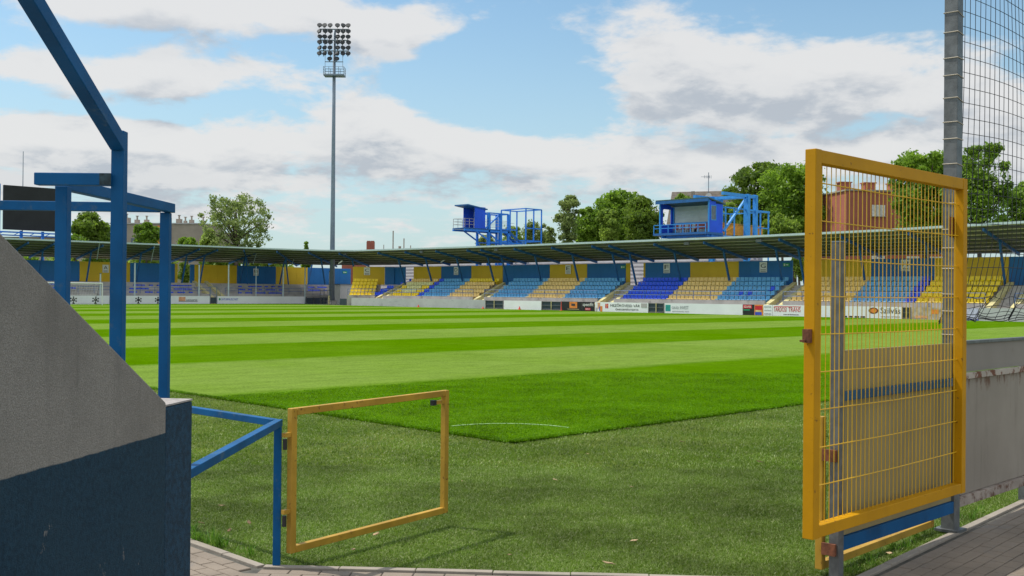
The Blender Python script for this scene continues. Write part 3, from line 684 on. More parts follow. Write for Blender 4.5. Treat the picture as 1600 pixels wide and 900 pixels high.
rtxt(t, 954, 1000, .52, .84, 'MEZŐKÖVESD VÁR', m_text); rtxt(t, 962, 998, .18, .38, 'ÖNKORMÁNYZATA', m_text)
rpatch(t, 1002, 1011, .5, .9, m_clad, 'fold', .02)
rgate(1013.5, 1038, 'dark barred pitch gate right of the white town banner')
t = rboard(1038.5, 1160.5, m_white, 'longest white board, with teal square and thin grey lettering at its left end'); rpatch(t, 1040, 1048, .2, .8, m_teal, 'teal_square')
rtxt(t, 1050, 1061, .42, .72, 'GRÁD', m_greyt); rtxt(t, 1063, 1076, .42, .72, 'INVEST', m_greyt); rtxt(t, 1051, 1077, .16, .26, 'ÉPÍTŐIPARI KFT', m_greyt)
t = rboard(1161, 1178.5, m_scr, 'small dark board with a red heading and white lettering'); rpatch(t, 1161.5, 1175, .6, .92, m_red, 'red_heading'); rtxt(t, 1163, 1174, .66, .84, 'SZUPER', m_whitep); rpatch(t, 1162, 1172, .42, .52, m_dgreen, 'green_line')
t = rboard(1179, 1192.5, m_org, 'small board with orange, red and blue emblem'); rpatch(t, 1180, 1191, .5, .85, m_red, 'red_band'); rpatch(t, 1180, 1190.5, .04, .3, m_pbl, 'blue_band'); rpatch(t, 1181, 1189, .32, .46, m_kerbp, 'stripe')
t = rboard(1193, 1207, m_white, 'small white board with three lines of grey lettering'); rtxt(t, 1194.5, 1205, .72, .84, 'ÉPÍTŐ', m_greyt); rtxt(t, 1194.5, 1205, .42, .52, 'ANYAG', m_greyt); rtxt(t, 1194.5, 1205, .12, .22, 'KERES', m_greyt)
t = rboard(1207.5, 1262, m_white, 'white board with large slanting red haulage lettering'); rpatch(t, 1210, 1252, .80, .85, m_red, 'red_line'); rtxt(t, 1209, 1229, .38, .78, 'TARDOSI', m_red); rtxt(t, 1232, 1251, .38, .78, 'TRANS', m_red); rtxt(t, 1224, 1248, .12, .22, 'www.tardositrans.hu', m_text)
rboard(1262.5, 1315, m_white, 'blank white board seen behind the left edge of the mesh gate')
t = rboard(1316, 1354, m_white, 'white board with a black dashed line along its foot'); 
for k in range(4): rpatch(t, 1317+k*9.3, 1324+k*9.3, .03, .16, m_text, 'dash')
t = rboard(1354.5, 1409.5, m_white, 'white board with brown and orange oval and dark Szilvás lettering')
def oval(t, px, py_z, rx, rz, m, off):
    y = aB(px); mb = MB(); mb.prism([(81-off, y+rx*math.cos(a*math.pi/10), py_z+rz*math.sin(a*math.pi/10)) for a in range(20)], (off-.002, 0, 0)); mb.build('oval', m, t)
oval(t, 1365, .62, .42, .26, m_rust, .006); oval(t, 1365.5, .62, .26, .17, m_org, .012)
rtxt(t, 1376, 1407, .42, .9, 'Szilvás', m_text); rtxt(t, 1376, 1406, .12, .24, 'VENDÉGLŐ ÉTTEREM', m_greyt)
rgate(1410, 1424, 'dark barred pitch gate right of the Szilvás board, behind the mesh gate')
t = rboard(1424.5, 1478, mat('beige_print', (.42, .36, .30), .8, var=.3, vscale=2.5), 'beige and faded painted board behind the right part of the mesh gate'); rpatch(t, 1456, 1467, .45, .8, m_org, 'printed_patch'); rpatch(t, 1430, 1450, .12, .3, m_pch, 'printed_patch')
rboard(1478.5, 1503, m_white, 'blank white board half hidden by the right post of the mesh gate')
t = rboard(1503.5, 1529, mat('lavender_print', (.5, .5, .66), .7, var=.25, vscale=5), 'pale lavender board with a purple foot line behind the netting'); rpatch(t, 1504, 1529, .02, .1, m_pbl, 'foot_line')
tag(MB().box((81.02, 14, 0), (81.2, a_at(1529.5, 81), .98)).build('low_wall', m_conc_l, base=(81, 22, 0)), 'pale grey low wall seen through the black netting', 'wall')
# boards of the left hand side
bB = lambda px: b_at(px, 124)
def lboard(px0, px1, m, label, z1=1.02):
    s0, s1 = bB(px0), bB(px1); t = thing('advertising_board', ((s0+s1)/2, 124, 0), label, 'advertising board', 'boards behind the far goal')
    MB().box((s0+.01, 124, .03), (s1-.01, 124.06, z1)).build('panel', m, t)
    ft = MB(); k = s0+.4
    while k < s1: ft.box((k-.03, 124.062, 0), (k+.03, 124.5, .05)); ft.beam((k, 124.42, .03), (k, 124.08, z1*.85), .03); k += 2.5
    ft.build('prop', m_galv, t); return t
def lpatch(t, px0, px1, z0, z1, m, name='printed_patch', off=.008):
    return MB().box((bB(px0), 124-off, z0), (bB(px1), 123.999, z1)).build(name, m, t)
def ltxt(t, px0, px1, z0, z1, s, m): return text(s, t, m, (bB(px0), 123.998, z0), (1, 0, 0), bB(px1)-bB(px0), z1-z0)
t1 = lboard(60, 171, m_white, 'white board with black ball emblems behind the far goal'); t2 = lboard(171.5, 262, m_white, 'white board with one black ball emblem between the blue posts')
def emblem(t, px):
    mb = MB(); x = bB(px)
    def disc(cx_, cz, r, off): mb.prism([(cx_+r*math.cos(a*math.pi/5), 124-off, cz+r*math.sin(a*math.pi/5)) for a in range(10)], (0, off-.002, 0))
    disc(x, .52, .19, .012)
    for a in range(6): 
        th = a*math.pi/3+.5; disc(x+.36*math.cos(th), .52+.30*math.sin(th), .10, .010); mb.beam((x, 123.995, .52), (x+.33*math.cos(th), 123.995, .52+.27*math.sin(th)), .006, .05)
    mb.box((x-.16, 123.99, .06), (x+.16, 123.998, .14)); mb.build('ball_emblem', m_text, t)
emblem(t1, 115); emblem(t1, 149.5); emblem(t2, 216.5); emblem(t2, 247)
t = lboard(262.5, 328, m_white, 'white board with a pink and black printed label behind the far goal'); lpatch(t, 279.5, 290, .38, .92, m_pch, 'pink_label'); lpatch(t, 279.5, 309, .32, .38, m_text, 'line', .012); ltxt(t, 291, 308.5, .42, .66, 'autószerviz', m_text)
t = thing('wicket_gate', (bB(333.5), 124, 0), 'small dark wicket gate with tall grey frame between the white boards', 'gate')
MB().box((bB(329.5), 124, .1), (bB(338), 124.04, .86)).build('panel', m_dark, t)
f = MB(); x0, x1 = bB(328.6), bB(339.2)
for x in (x0, x1): f.box((x-.04, 124.05, 0), (x+.04, 124.12, 2.2))
f.box((x0, 124.05, 2.2), (x1, 124.12, 2.26)); f.poly([(x1, 124.1, 2.2), (x1+.6, 124.3, 1.8), (x1+.7, 124.3, 1.1)], .03, 5)
for z in (1.2, 1.5, 1.85): f.box((x0, 124.06, z), (x1, 124.1, z+.03))
f.build('frame', m_galv_d, t)
t = lboard(340, 476.5, m_white, 'long white board with a green dot and dark lettering at its left end'); 
mb = MB(); x = bB(343.5); mb.prism([(x+.14*math.cos(a*math.pi/6), 123.99, .62+.16*math.sin(a*math.pi/6)) for a in range(12)], (0, .008, 0)); mb.build('green_dot', m_dgreen, t)
ltxt(t, 346, 372.5, .48, .76, 'SATURNUSZ.NET', m_pbl)
t = thing('fence_panel', (84.5, 123.9, 0), 'dark low fence panels between the long white board and the floodlight mast', 'fence')
MB().box((bB(477.5), 123.9, 0), (bB(477.5)+5.0, 123.95, .85)).build('panel', m_dark, t)
f = MB(); 
for k in range(5): f.box((bB(477.5)+.02+k*1.23, 123.84, 0), (bB(477.5)+.08+k*1.23, 123.895, .95))
f.build('post', m_galv, t)
MB().poly([(bB(477.5), 123.87, .97), (bB(477.5)+5.0, 123.87, .97)], .03, 5).build('rail', m_galv, t)
t = thing('barrier', (82, 116.5, 0), 'yellow and galvanised tube barrier in front of the white shed', 'barrier')
f = MB(); q0 = Vector((84.2, 121.4, 0)); q1 = Vector((82.0, 114.2, 0))
for z in (.45, .95, 1.9): f.poly([q0+Vector((0, 0, z)), q1.lerp(q0, .35)+Vector((0, 0, z))], .03, 5)
for k in range(4): p = q1.lerp(q0, .35+.65*k/3); f.poly([p, p+Vector((0, 0, 1.95))], .035, 5)
f.build('frame', m_galv, t)
p = q1.lerp(q0, .5); MB().box((p.x-.08, p.y-.08, 0), (p.x+.08, p.y+.08, 1.2)).build('yellow_post', m_kerbp, t)
p = Vector((81.2, 111.4, 0)); tag(MB().box((81.0, 111.0, 0), (81.06, 112.4, .85)).build('fence_panel', m_dark, base=(81, 111.7, 0)), 'single small dark panel at the left end of the grey low wall', 'fence')
# ------------------------------------------------------------------ goal, net poles, marker cones
ga = 116.0; gx1 = b_at(160, ga); gx0 = gx1-7.32
G_ = thing('goal', ((gx0+gx1)/2, ga, 0), 'white football goal in front of the boards with ball emblems', 'goal')
for x in (gx0, gx1): MB().poly([(x, ga, 0), (x, ga, 2.44)], .06, 8).build('goal_post', m_whitep, G_)
MB().poly([(gx0, ga, 2.44), (gx1, ga, 2.44)], .06, 8).build('crossbar', m_whitep, G_)
nb = MB(); 
for x in (gx0, gx1): nb.poly([(x, ga, 2.4), (x, ga+.8, 2.3), (x, ga+1.9, .05), (x, ga, .05)], .02, 4)
nb.build('net_support', m_galv, G_)
nb = MB(); k = gx0
while k <= gx1: nb.poly([(k, ga+.05, 2.4), (k, ga+.8, 2.28), (k, ga+1.9, .05)], .006, 3); k += .3
for f in range(9): y = ga+.8+1.1*f/8; z = 2.28-2.23*f/8; nb.poly([(gx0, y, z), (gx1, y, z)], .006, 3)
nb.build('goal_net', m_whitep, G_)
for i, (px, pt) in enumerate(((156.8, 427), (210.5, 410), (311, 413), (357, 413), (400, 416), (442.5, 417), (476.5, 417), (514.5, 424))):
    s = b_at(px, 125.2); w = .11 if px not in (400, 514.5) else .06; h = zz(px, pt, s, 125.2)
    lab = ['net pole right behind the far goal', 'net pole just right of the thick blue post', 'net pole at the stairs with yellow edges', 'net pole in the middle of a yellow wall panel', 'thin net pole before the blue wall panel with a sign', 'net pole at the left edge of the second yellow panel', 'net pole near the right edge of the second yellow panel', 'thin white pole left of the floodlight mast'][i]
    t = thing('net_pole', (s, 125.2, 0), 'pale grey '+lab, 'pole', 'net poles behind the far goal')
    MB().poly([(s, 125.2, 0), (s, 125.2, h)], w, 8, r2=w*.8).build('pole', m_gutter, t); MB().poly([(s, 125.2, h-.02), (s, 125.2, h+.06)], w*1.25, 8).build('cap', m_galv, t)
for i, (px, py, h, lab) in enumerate(((654, 478, .3, 'small red marker cone at the foot of the long grey wall'), (812, 484.5, .38, 'small red marker cone below the short blank white board'), (877.3, 487, .95, 'tall red marker post left of the black board with orange square'), (755, 481.5, .25, 'tiny red marker cone at the right end of the long grey wall'))):
    x = 80.2; y = a_at(px, x); w = .14 if h < .5 else .06
    t = thing('marker_cone', (x, y, 0), lab, 'cone', 'red markers along the touchline')
    MB().poly([(x, y, .03), (x, y, h)], w, 10, r2=.03).build('body', m_cone, t); MB().box((x-.16, y-.16, .022), (x+.16, y+.16, .045)).build('foot', m_cone, t)
# ------------------------------------------------------------------ floodlight mast
mb_, ma_ = 86.0, 121.2; Zm = (mb_+ma_)*S2
def mp(px, py, fwd=0): return P(px-(100-py)*.009*0, py, Zm)+Vector((S2*fwd, S2*fwd, 0))
F_ = thing('floodlight_mast', (mb_, ma_, 0), 'very tall tapering grey floodlight mast with a full lamp head behind the stand corner', 'floodlight mast')
base = Vector((mb_, ma_, 0)); ztop = P(521, 45, Zm).z
MB().poly([base, base+Vector((0, 0, 12)), base+Vector((0, 0, 24)), Vector((mb_, ma_, ztop))], .37, 16, r2=.19).build('mast', m_galv_d, F_, smooth=True)
MB().poly([base, base+Vector((0, 0, .5))], .7, 12).build('footing', m_conc, F_)
Rv = Vector((S2, -S2, 0)); Fv = Vector((S2, S2, 0))
def mpt(px, py, fwd=0):
    c = 521-.009*(py-100)*1.0   # axis of the mast at that height
    return base+Rv*((px-c)*Zm/FPX)+Fv*fwd+Vector((0, 0, P(520, py, Zm).z))
for py in (45.8, 62.9, 79.6): MB().beam(mpt(498.5, py, -.3), mpt(544, py, -.3), .12, .14).build('crossarm', m_galv_d, F_)
MB().beam(mpt(507, 96.5, -.3), mpt(535.5, 96.5, -.3), .1, .1).build('crossarm', m_galv_d, F_)
vb = MB()
for px in (507.5, 535): vb.beam(mpt(px, 41, -.38), mpt(px, 106, -.38), .05, .05)
vb.build('hanger', m_galv_d, F_)
lampm = MB(); 
lp = MB()
ring = [(.10, .20), (-.02, .33), (-.16, .36), (-.17, .30)]
vs_ = []; n = 10
for (y, r) in [(.22, .08)]+ring:
    for j in range(n): a = 2*math.pi*j/n; vs_.append((r*math.cos(a), y, r*math.sin(a)))
fs = [(i*n+j, i*n+(j+1) % n, (i+1)*n+(j+1) % n, (i+1)*n+j) for i in range(4) for j in range(n)]+[tuple(range(n)), tuple(4*n+j for j in range(n))]
lp.add(vs_, fs); lp.box((-.05, -.02, -.48), (.05, .03, -.33)); lo_ = lp.build('tmp', mat('lamp_housing', (.035, .04, .045), .7, 0)); lme = lo_.data; lme.name = 'floodlight'; bpy.data.objects.remove(lo_)
def lamp(px, py, ry=0):
    o = bpy.data.objects.new('floodlight', lme); COL.objects.link(o); o.parent = F_; o.location = mpt(px, py, -.5)-base
    o.rotation_euler = (rad(-35), random.uniform(-.15, .15), rad(-45)+ry); o.scale = (1, 1, 1)
for py in (40.7, 49.9, 58.5, 67.2, 75.7, 84.7):
    for px in (499.2, 507.4, 515.6, 527.2, 535.4, 543.9): lamp(px+random.uniform(-.4, .4), py, random.uniform(-.5, .5))
lamp(515, 93); lamp(526, 93)
pl = MB(); z0 = P(520, 118, Zm).z; z1 = P(520, 105, Zm).z
pl.beam(mpt(505.5, 117.5), mpt(537.5, 117.5), 1.6, .2)
for px in (505.7, 514, 529, 537.3):
    for f in (-.75, .75): pl.beam(mpt(px, 117.5, f), mpt(px, 105, f), .06)
for py in (105, 109, 113):
    for f in (-.75, .75): pl.beam(mpt(505.7, py, f), mpt(537.3, py, f), .04)
    for px in (505.7, 537.3): pl.beam(mpt(px, py, -.75), mpt(px, py, .75), .04)
pl.build('platform', m_galv_d, F_)
# ------------------------------------------------------------------ scoreboard
sx0, sx1, sy = b_at(4.5, 134.5), b_at(96, 134.5), 134.5
S_ = thing('scoreboard', ((sx0+sx1)/2, sy, 0), 'big black scoreboard on a blue lattice frame above the left hand stand', 'scoreboard')
MB().box((sx0, sy, 8.95), (sx1, sy+.35, 14.35)).build('screen', m_scr, S_)
f = MB()
for z in (8.7, 8.3): f.beam((sx0-2.4, sy+.6, z), (sx1, sy+.6, z), .14)
f.beam((sx0-1, sy-.3, 8.62), (sx1, sy-.3, 8.62), .5, .12)
for k in range(6): x = sx0-2.4+k*(sx1-sx0+2.4)/5; f.beam((x, sy+.6, 8.3), (x+.7, sy+.6, 8.7), .08)
for x in (sx0-2.3, sx0-.25): f.beam((x, sy+.6, 0), (x, sy+.6, 14.5), .12)
for k in range(8): z = 8.8+k*.72; f.beam((sx0-2.3, sy+.6, z), (sx0-.25, sy+.6, z), .06); f.beam((sx0-2.3, sy+.6, z), (sx0-.25, sy+.6, z+.72), .06)
for x in ((sx0+sx1)/2-1.2, (sx0+sx1)/2+1.4): f.beam((x, sy+.7, 0), (x, sy+.7, 8.9), .28)
f.build('frame', m_blue_b, S_)
x = b_at(34, 136); tag(MB().poly([(x, 136, 0), (x, 136, zz(34, 236, x, 136))], .09, 6, r2=.04).build('antenna', m_galv_d, base=(x, 136, 0)), 'thin antenna rod sticking up behind the black scoreboard', 'antenna')
# ------------------------------------------------------------------ camera gantry 1 (left)
def rods(name, segs, w, m, parent):
    mb = MB()
    for p, q in segs: mb.beam(p, q, w, w)
    return mb.build(name, m, parent)
gA = 95.6
T1 = thing('camera_gantry', (93.3, 96.6, 0), 'blue steel camera gantry with small narrow cabin hanging out on its left', 'gantry', 'blue camera gantries behind the stand')
cz0, cz1 = 9.75, 12.5
cb = MB(); X0, X1, Y0, Y1 = 89.0, 90.8, 95.6, 97.7
cb.box((X0, Y0, cz0), (X1, Y0+.06, cz1-.12)); cb.box((X0, Y1-.06, cz0), (X1, Y1, cz1-.12)); cb.box((X1-.06, Y0+.062, cz0), (X1, Y1-.062, cz1-.3), 1)
cab = cb.build('cabin', [m_cblue, m_clin], T1)
MB().box((X0+.3, Y0+.065, cz0), (X0+.34, Y0+.30, cz1-.2)).build('frame', m_blue_b, cab)
rf = MB(); rf.hexa([(X0-1.3, Y0-.15, cz1-.02), (X1+.25, Y0-.15, cz1-.42), (X1+.25, Y1+.2, cz1-.42), (X0-1.3, Y1+.2, cz1-.02), (X0-1.3, Y0-.15, cz1+.12), (X1+.25, Y0-.15, cz1-.28), (X1+.25, Y1+.2, cz1-.28), (X0-1.3, Y1+.2, cz1+.12)])
rf.build('roof', m_blue_s, cab)
dk = MB(); dk.box((X0-1.7, Y0-.15, cz0-.12), (94.9, Y1+.1, cz0-.02)); dk.build('deck', m_blue_s, T1)
rods('beam', [((X0-1.7, Y0, cz0-.28), (94.9, Y0, cz0-.28)), ((X0-1.7, Y1, cz0-.28), (94.9, Y1, cz0-.28))], .24, m_blue_b, T1)
zt1 = 11.75
for bx_, w in ((91.4, .24), (93.4, .36), (94.8, .24)):
    for y in (Y0, Y1): MB().beam((bx_, y, 0), (bx_, y, zt1), w, w, up=(1, 0, 0)).build('column', m_blue_b, T1)
rods('brace', [((91.4, Y0, zt1), (94.8, Y0, zt1)), ((91.4, Y1, zt1), (94.8, Y1, zt1)), ((91.4, Y0, zt1), (91.4, Y1, zt1)), ((94.8, Y0, zt1), (94.8, Y1, zt1)), ((90.8, Y0, cz0), (93.3, Y0, zt1-.1)), ((90.8, Y1, cz0+1.3), (91.4, Y1, zt1-.3)),
 ((X0+.2, Y0, cz0-.35), (91.4, Y0, 8.3)), ((X0+.2, Y1, cz0-.35), (91.4, Y1, 8.3)), ((91.4, Y0, cz0-.5), (93.3, Y0, 8.2)), ((91.4, Y0, 8.1), (98, Y0, 8.1)), ((91.4, Y1, 8.1), (98, Y1, 8.1)), ((91.4, Y0, 6), (94.8, Y0, 8)), ((91.4, Y1, 8), (94.8, Y1, 6))], .15, m_blue_b, T1)
hr = []
for z in (.4, .75, 1.1): hr += [((X0-1.65, Y0, cz0+z), (X0-.05, Y0, cz0+z)), ((X0-1.65, Y1, cz0+z), (X0-.05, Y1, cz0+z)), ((X0-1.65, Y0, cz0+z), (X0-1.65, Y1, cz0+z)), ((X1+.1, Y1, cz0+z), (98, Y1, cz0+z)), ((X1+.1, Y0, cz0+z), (94.8, Y0, cz0+z))]
for k in range(3): hr += [((X0-1.65+.8*k*.95, Y0, cz0), (X0-1.65+.8*k*.95, Y0, cz0+1.1)), ((X0-1.65+.8*k*.95, Y1, cz0), (X0-1.65+.8*k*.95, Y1, cz0+1.1))]
rods('handrail', hr, .045, m_clad, T1)
cgx0, cgx1, cgy0, cgy1, cgz0, cgz1 = 97.0, 99.9, 94.6, 99.1, 8.5, 12.6
cage = []
for x in (cgx0, cgx1):
    for y in (cgy0, (cgy0+cgy1)/2+.6, cgy1): cage.append(((x, y, 0 if x else 0), (x, y, cgz1)))
    cage.append(((x, cgy0, cgz1), (x, cgy1, cgz1))); cage.append(((x, cgy0, cgz0), (x, cgy1, cgz0)))
for y in (cgy0, cgy1):
    cage += [((cgx0, y, cgz1), (cgx1, y, cgz1)), ((cgx0, y, cgz0), (cgx1, y, cgz0)), ((cgx0, y, 10.1), (cgx1, y, 10.1))]
cage += [(((cgx0+cgx1)/2, cgy0, cgz0), ((cgx0+cgx1)/2, cgy0, cgz1))]
rods('stair_cage', cage, .13, m_blue_b, T1)
st = MB(); st.beam((94.9, Y0+.2, cz0), (99.2, Y0+.2, 7.0), .06, .3); st.beam((94.9, Y0+1.2, cz0), (99.2, Y0+1.2, 7.0), .06, .3)
for k in range(14): x = 95.05+k*.3; st.box((x-.12, Y0+.24, cz0-.12-k*.192), (x+.12, Y0+1.16, cz0-.09-k*.192))
st.build('stair', m_blue_s, T1)
# camera gantry 2 (right)
T2 = thing('camera_gantry', (96, 62, 0), 'blue steel camera gantry with a wide open fronted press cabin and orange timber rail', 'gantry', 'blue camera gantries behind the stand')
X0, X1, Y0, Y1 = 89.0, 91.4, 61.15, 67.3; cz0, cz1 = 8.08, 11.45
cb = MB(); 
# side wall with window opening (towards camera)
def sidewall(y0, y1, mi, win):
    (wx0, wx1, wz0, wz1) = win
    cb.box((X0, y0, cz0), (wx0, y1, cz1-.1), mi); cb.box((wx1, y0, cz0), (X1, y1, cz1-.45), mi)
    cb.box((wx0, y0, cz0), (wx1, y1, wz0), mi); cb.box((wx0, y0, wz1), (wx1, y1, cz1-.25), mi)
sidewall(Y0, Y0+.07, 0, (X0+.35, X0+1.2, 9.35, 10.75)); sidewall(Y1-.07, Y1, 0, (X0+.5, X0+1.9, 9.1, 10.7))
cb.box((X1-.07, Y0+.072, cz0), (X1, Y1-.072, cz1-.45), 1)
cab = cb.build('cabin', [m_cblue, m_clin], T2)
wf = MB(); wf.box((X0+.3, Y0-.03, 9.28), (X0+1.25, Y0-.002, 9.36)); wf.box((X0+.3, Y0-.03, 10.74), (X0+1.25, Y0-.002, 10.82)); wf.box((X0+.3, Y0-.03, 9.36), (X0+.37, Y0-.002, 10.74)); wf.box((X0+1.18, Y0-.03, 9.36), (X0+1.25, Y0-.002, 10.74))
w_ = wf.build('window', m_blue_l, T2); MB().box((X0+.37, Y0-.01, 9.36), (X0+1.18, Y0+.0, 10.74)).build('pane', m_pane, w_)
rf = MB(); rf.hexa([(X0-.45, Y0-.2, cz1-.0), (X1+.3, Y0-.2, cz1-.47), (X1+.3, Y1+.2, cz1-.47), (X0-.45, Y1+.2, cz1), (X0-.45, Y0-.2, cz1+.1), (X1+.3, Y0-.2, cz1-.37), (X1+.3, Y1+.2, cz1-.37), (X0-.45, Y1+.2, cz1+.1)])
rf.build('roof', mat('dark_sheet_roof', (.05, .11, .10), .6), cab)
MB().box((X0-.47, Y0-.2, cz1-.32), (X0-.40, Y1+.2, cz1-.02)).build('fascia', m_blue_s, cab)
rods('frame', [((X0, Y0+.05, cz0), (X0, Y0+.05, cz1)), ((X0, Y1-.05, cz0), (X0, Y1-.05, cz1)), ((X1-.15, Y1-.15, cz0), (X1-.15, Y1-.15, cz1-.5)), ((X1-.12, Y0+.1, 9.25), (X1-.12, Y1-.1, 9.25))], .12, m_blue_l, cab)
MB().box((X0-.7, Y0-.1, cz0-.22), (X1, Y1+.3, cz0-.003)).build('deck', m_blue_s, T2)
hr = [((X0-.65, Y0-.05, cz0+z), (X0-.65, Y1+.2, cz0+z)) for z in (.5, .85)]
for k in range(8): hr.append(((X0-.65, Y0-.05+k*.92, cz0), (X0-.65, Y0-.05+k*.92, cz0+.85)))
rods('handrail', hr, .06, m_blue_l, T2)
rods('beam', [((X0, Y0+.3, cz0-.35), (100.2, Y0+.3, cz0-.35)), ((X0, Y1-.3, cz0-.35), (100.2, Y1-.3, cz0-.35)), ((X0+.6, Y0, cz0-.35), (X0+.6, Y1, cz0-.35))], .22, m_blue_b, T2)
zt = 12.35
for bx_, w in ((95.9, .55), (97.5, .42)):
    for y in (61.15, 65.5): MB().beam((bx_, y, 0), (bx_, y, zt), w, w*.8, up=(1, 0, 0)).build('column', m_blue_l, T2)
rods('top_beam', [((X1-.05, 61.15, zt-.2), (97.5, 61.15, zt-.2)), ((92.6, 65.5, zt-.2), (97.5, 65.5, zt-.2)), ((95.9, 61.15, zt-.2), (95.9, 65.5, zt-.2)), ((97.5, 61.15, zt-.1), (97.5, 65.5, zt-.1))], .3, m_blue_l, T2)
rods('brace', [((X1+.1, 61.1, cz0+.2), (95.8, 61.1, zt-.3)), ((X1+.1, 65.5, cz0+.2), (95.8, 65.5, zt-.3)), ((95.9, 61.15, 10.7), (100.2, 61.15, 10.7)), ((95.9, 61.15, 5), (97.5, 61.15, 7)), ((91.5, 61.2, 7.75), (100.2, 61.2, 7.75))], .2, m_blue_l, T2)
cage = []
for x in (92.0, 93.6, 98.6, 100.2):
    for y in (61.2, 66): cage.append(((x, y, 7.8), (x, y, 10.75)))
for y in (61.2, 66):
    cage += [((92, y, 10.75), (100.2, y, 10.75)), ((98, y, 8.95), (100.2, y, 8.95))]
cage += [((100.2, 61.2, 10.75), (100.2, 66, 10.75)), ((92, 61.2, 10.75), (92, 66, 10.75)), ((100.2, 61.2, 0), (100.2, 61.2, 7.8)), ((100.2, 66, 0), (100.2, 66, 7.8))]
rods('stair_cage', cage, .12, m_blue_l, T2)
bal = MB(); x = 91.7
while x < 100: bal.beam((x, 61.75, 8.0), (x, 61.75, 9.15), .07); bal.beam((x, 65.7, 8.0), (x, 65.7, 9.15), .07); x += .16
for y in (61.75, 65.7): bal.beam((91.6, y, 9.18), (100.1, y, 9.18), .1); bal.beam((91.6, y, 8.05), (100.1, y, 8.05), .1)
bal.beam((92, 61.7, 8), (95, 61.7, 9.1), .1)
bal.build('timber_balustrade', m_balus, T2)
# chairs and table in the press cabin: things of their own
m_chr = mat('red_chair_plastic', (.28, .07, .05), .6)
def cabchair(x, y, label):
    t = thing('chair', (x, y, cz0), label, 'chair', 'red chairs in the press cabin')
    MB().box((x-.2, y-.22, cz0+.42), (x+.2, y+.22, cz0+.47)).build('seat', m_chr, t); MB().box((x+.2, y-.22, cz0+.45), (x+.25, y+.22, cz0+.95)).build('backrest', m_chr, t)
    for sx in (-.17, .17):
        for sy_ in (-.19, .19): MB().box((x+sx-.02, y+sy_-.02, cz0), (x+sx+.02, y+sy_+.02, cz0+.42)).build('leg', m_text, t)
for y, l in ((66.0, 'leftmost'), (65.2, 'second from the left'), (64.3, 'third from the left')): cabchair(X0+1.0, y, 'dark red chair behind the rail of the open press cabin, '+l)
t = thing('bench', (X0+1.2, 62.7, cz0), 'long dark red bench at the right end of the open press cabin', 'bench')
MB().box((X0+.9, 61.7, cz0+.42), (X0+1.3, 63.7, cz0+.48)).build('seat', m_chr, t); MB().box((X0+1.3, 61.7, cz0+.5), (X0+1.35, 63.7, cz0+1.05)).build('backrest', m_chr, t)
for y in (61.8, 63.6): MB().box((X0+.95, y-.04, cz0), (X0+1.3, y+.04, cz0+.42)).build('leg', m_text, t)
# ------------------------------------------------------------------ background buildings
def rbox(mb, c, w, d, z0, z1, ang, mi=0):
    ca, sa = math.cos(ang), math.sin(ang)
    q = [(c[0]+x*ca-y*sa, c[1]+x*sa+y*ca) for x, y in ((-w/2, -d/2), (w/2, -d/2), (w/2, d/2), (-w/2, d/2))]
    mb.hexa([(x, y, z0) for x, y in q]+[(x, y, z1) for x, y in q], mi)
def loc(px, Z): return C(uu(px)*Z, Z)
# red block
Zb = 150; ang = rad(-45+8); c = loc(1352, Zb+5)
ca, sa = math.cos(ang), math.sin(ang)
zt = 16.6
RB = thing('apartment_block', (c.x, c.y, 0), 'brick red apartment block with white shutters behind the mesh gate', 'building')
def rl(x, y): return (c.x+x*ca-y*sa, c.y+x*sa+y*ca)
mb = MB(); rbox(mb, rl(2.3, 0), 15.4, 10, 0, zt, ang); mb.build('wall', m_brick_r, RB); mb = MB(); rbox(mb, rl(2.3, 0), 15.8, 10.4, zt+.002, zt+.22, ang); rr = mb.build('roof', m_greyb, RB)
def rl(x, y): return (c.x+x*ca-y*sa, c.y+x*sa+y*ca)
for lx in (-4.6, -.9, 3.0, 7.5):
    mb = MB(); rbox(mb, rl(lx, -2.5), 1.6, 1.2, zt+.2, zt+1.35, ang); rbox(mb, rl(lx, -2.5), 1.9, 1.4, zt+1.352, zt+1.5, ang); mb.build('chimney', m_brick_r, rr)
for zc in (2.4, 5.9, 9.4, 12.9+.2):
    for lx in (-.6, 4.6, 8.2):
        mb = MB(); rbox(mb, rl(lx, -5.04), 1.95, .08, zc, zc+1.6, ang); w_ = mb.build('window', m_shut, RB)
        mb = MB(); 
        for k in (-1, 1): rbox(mb, rl(lx+k*.32, -5.1), .06, .03, zc, zc+1.6, ang)
        rbox(mb, rl(lx, -5.14), 2.15, .18, zc-.1, zc-.002, ang); mb.build('window_frame', m_greyb, w_)
# grey block far left
Zb = 210; ang = rad(-45-6); c = loc(262, Zb+6); ca, sa = math.cos(ang), math.sin(ang); zt = 14.8
GB = thing('apartment_block', (c.x, c.y, 0), 'grey brown rendered block with a row of chimneys behind the left hand stand', 'building')
mb = MB(); rbox(mb, c, 19, 11, 0, zt, ang); rbox(mb, rl(11, 2), 4, 8, 0, zt-1.4, ang); mb.build('wall', m_greyb, GB); mb = MB(); rbox(mb, c, 19.4, 11.4, zt+.002, zt+.25, ang); rr = mb.build('roof', m_clad, GB)
for lx, s_ in ((-7.4, 1.2), (-5.2, .8), (-3.2, .8), (1.2, 1.2), (3.6, .95), (4.9, .6), (6.2, .8), (8.6, .6)):
    mb = MB(); rbox(mb, rl(lx, -3), s_, s_, zt+.25, zt+.25+s_*1.0, ang); p = rl(lx, -3); mb.poly([(p[0], p[1], zt+.2+s_), (p[0], p[1], zt+.9+s_)], .16, 6); mb.poly([(p[0], p[1], zt+.9+s_), (p[0], p[1], zt+1.05+s_)], .3, 6); mb.build('chimney', m_greyb, rr)
mb = MB(); rbox(mb, rl(1.6, -5.56), 3.0, .06, 7, zt-.3, ang); mb.build('painted_stripe', m_org, GB)
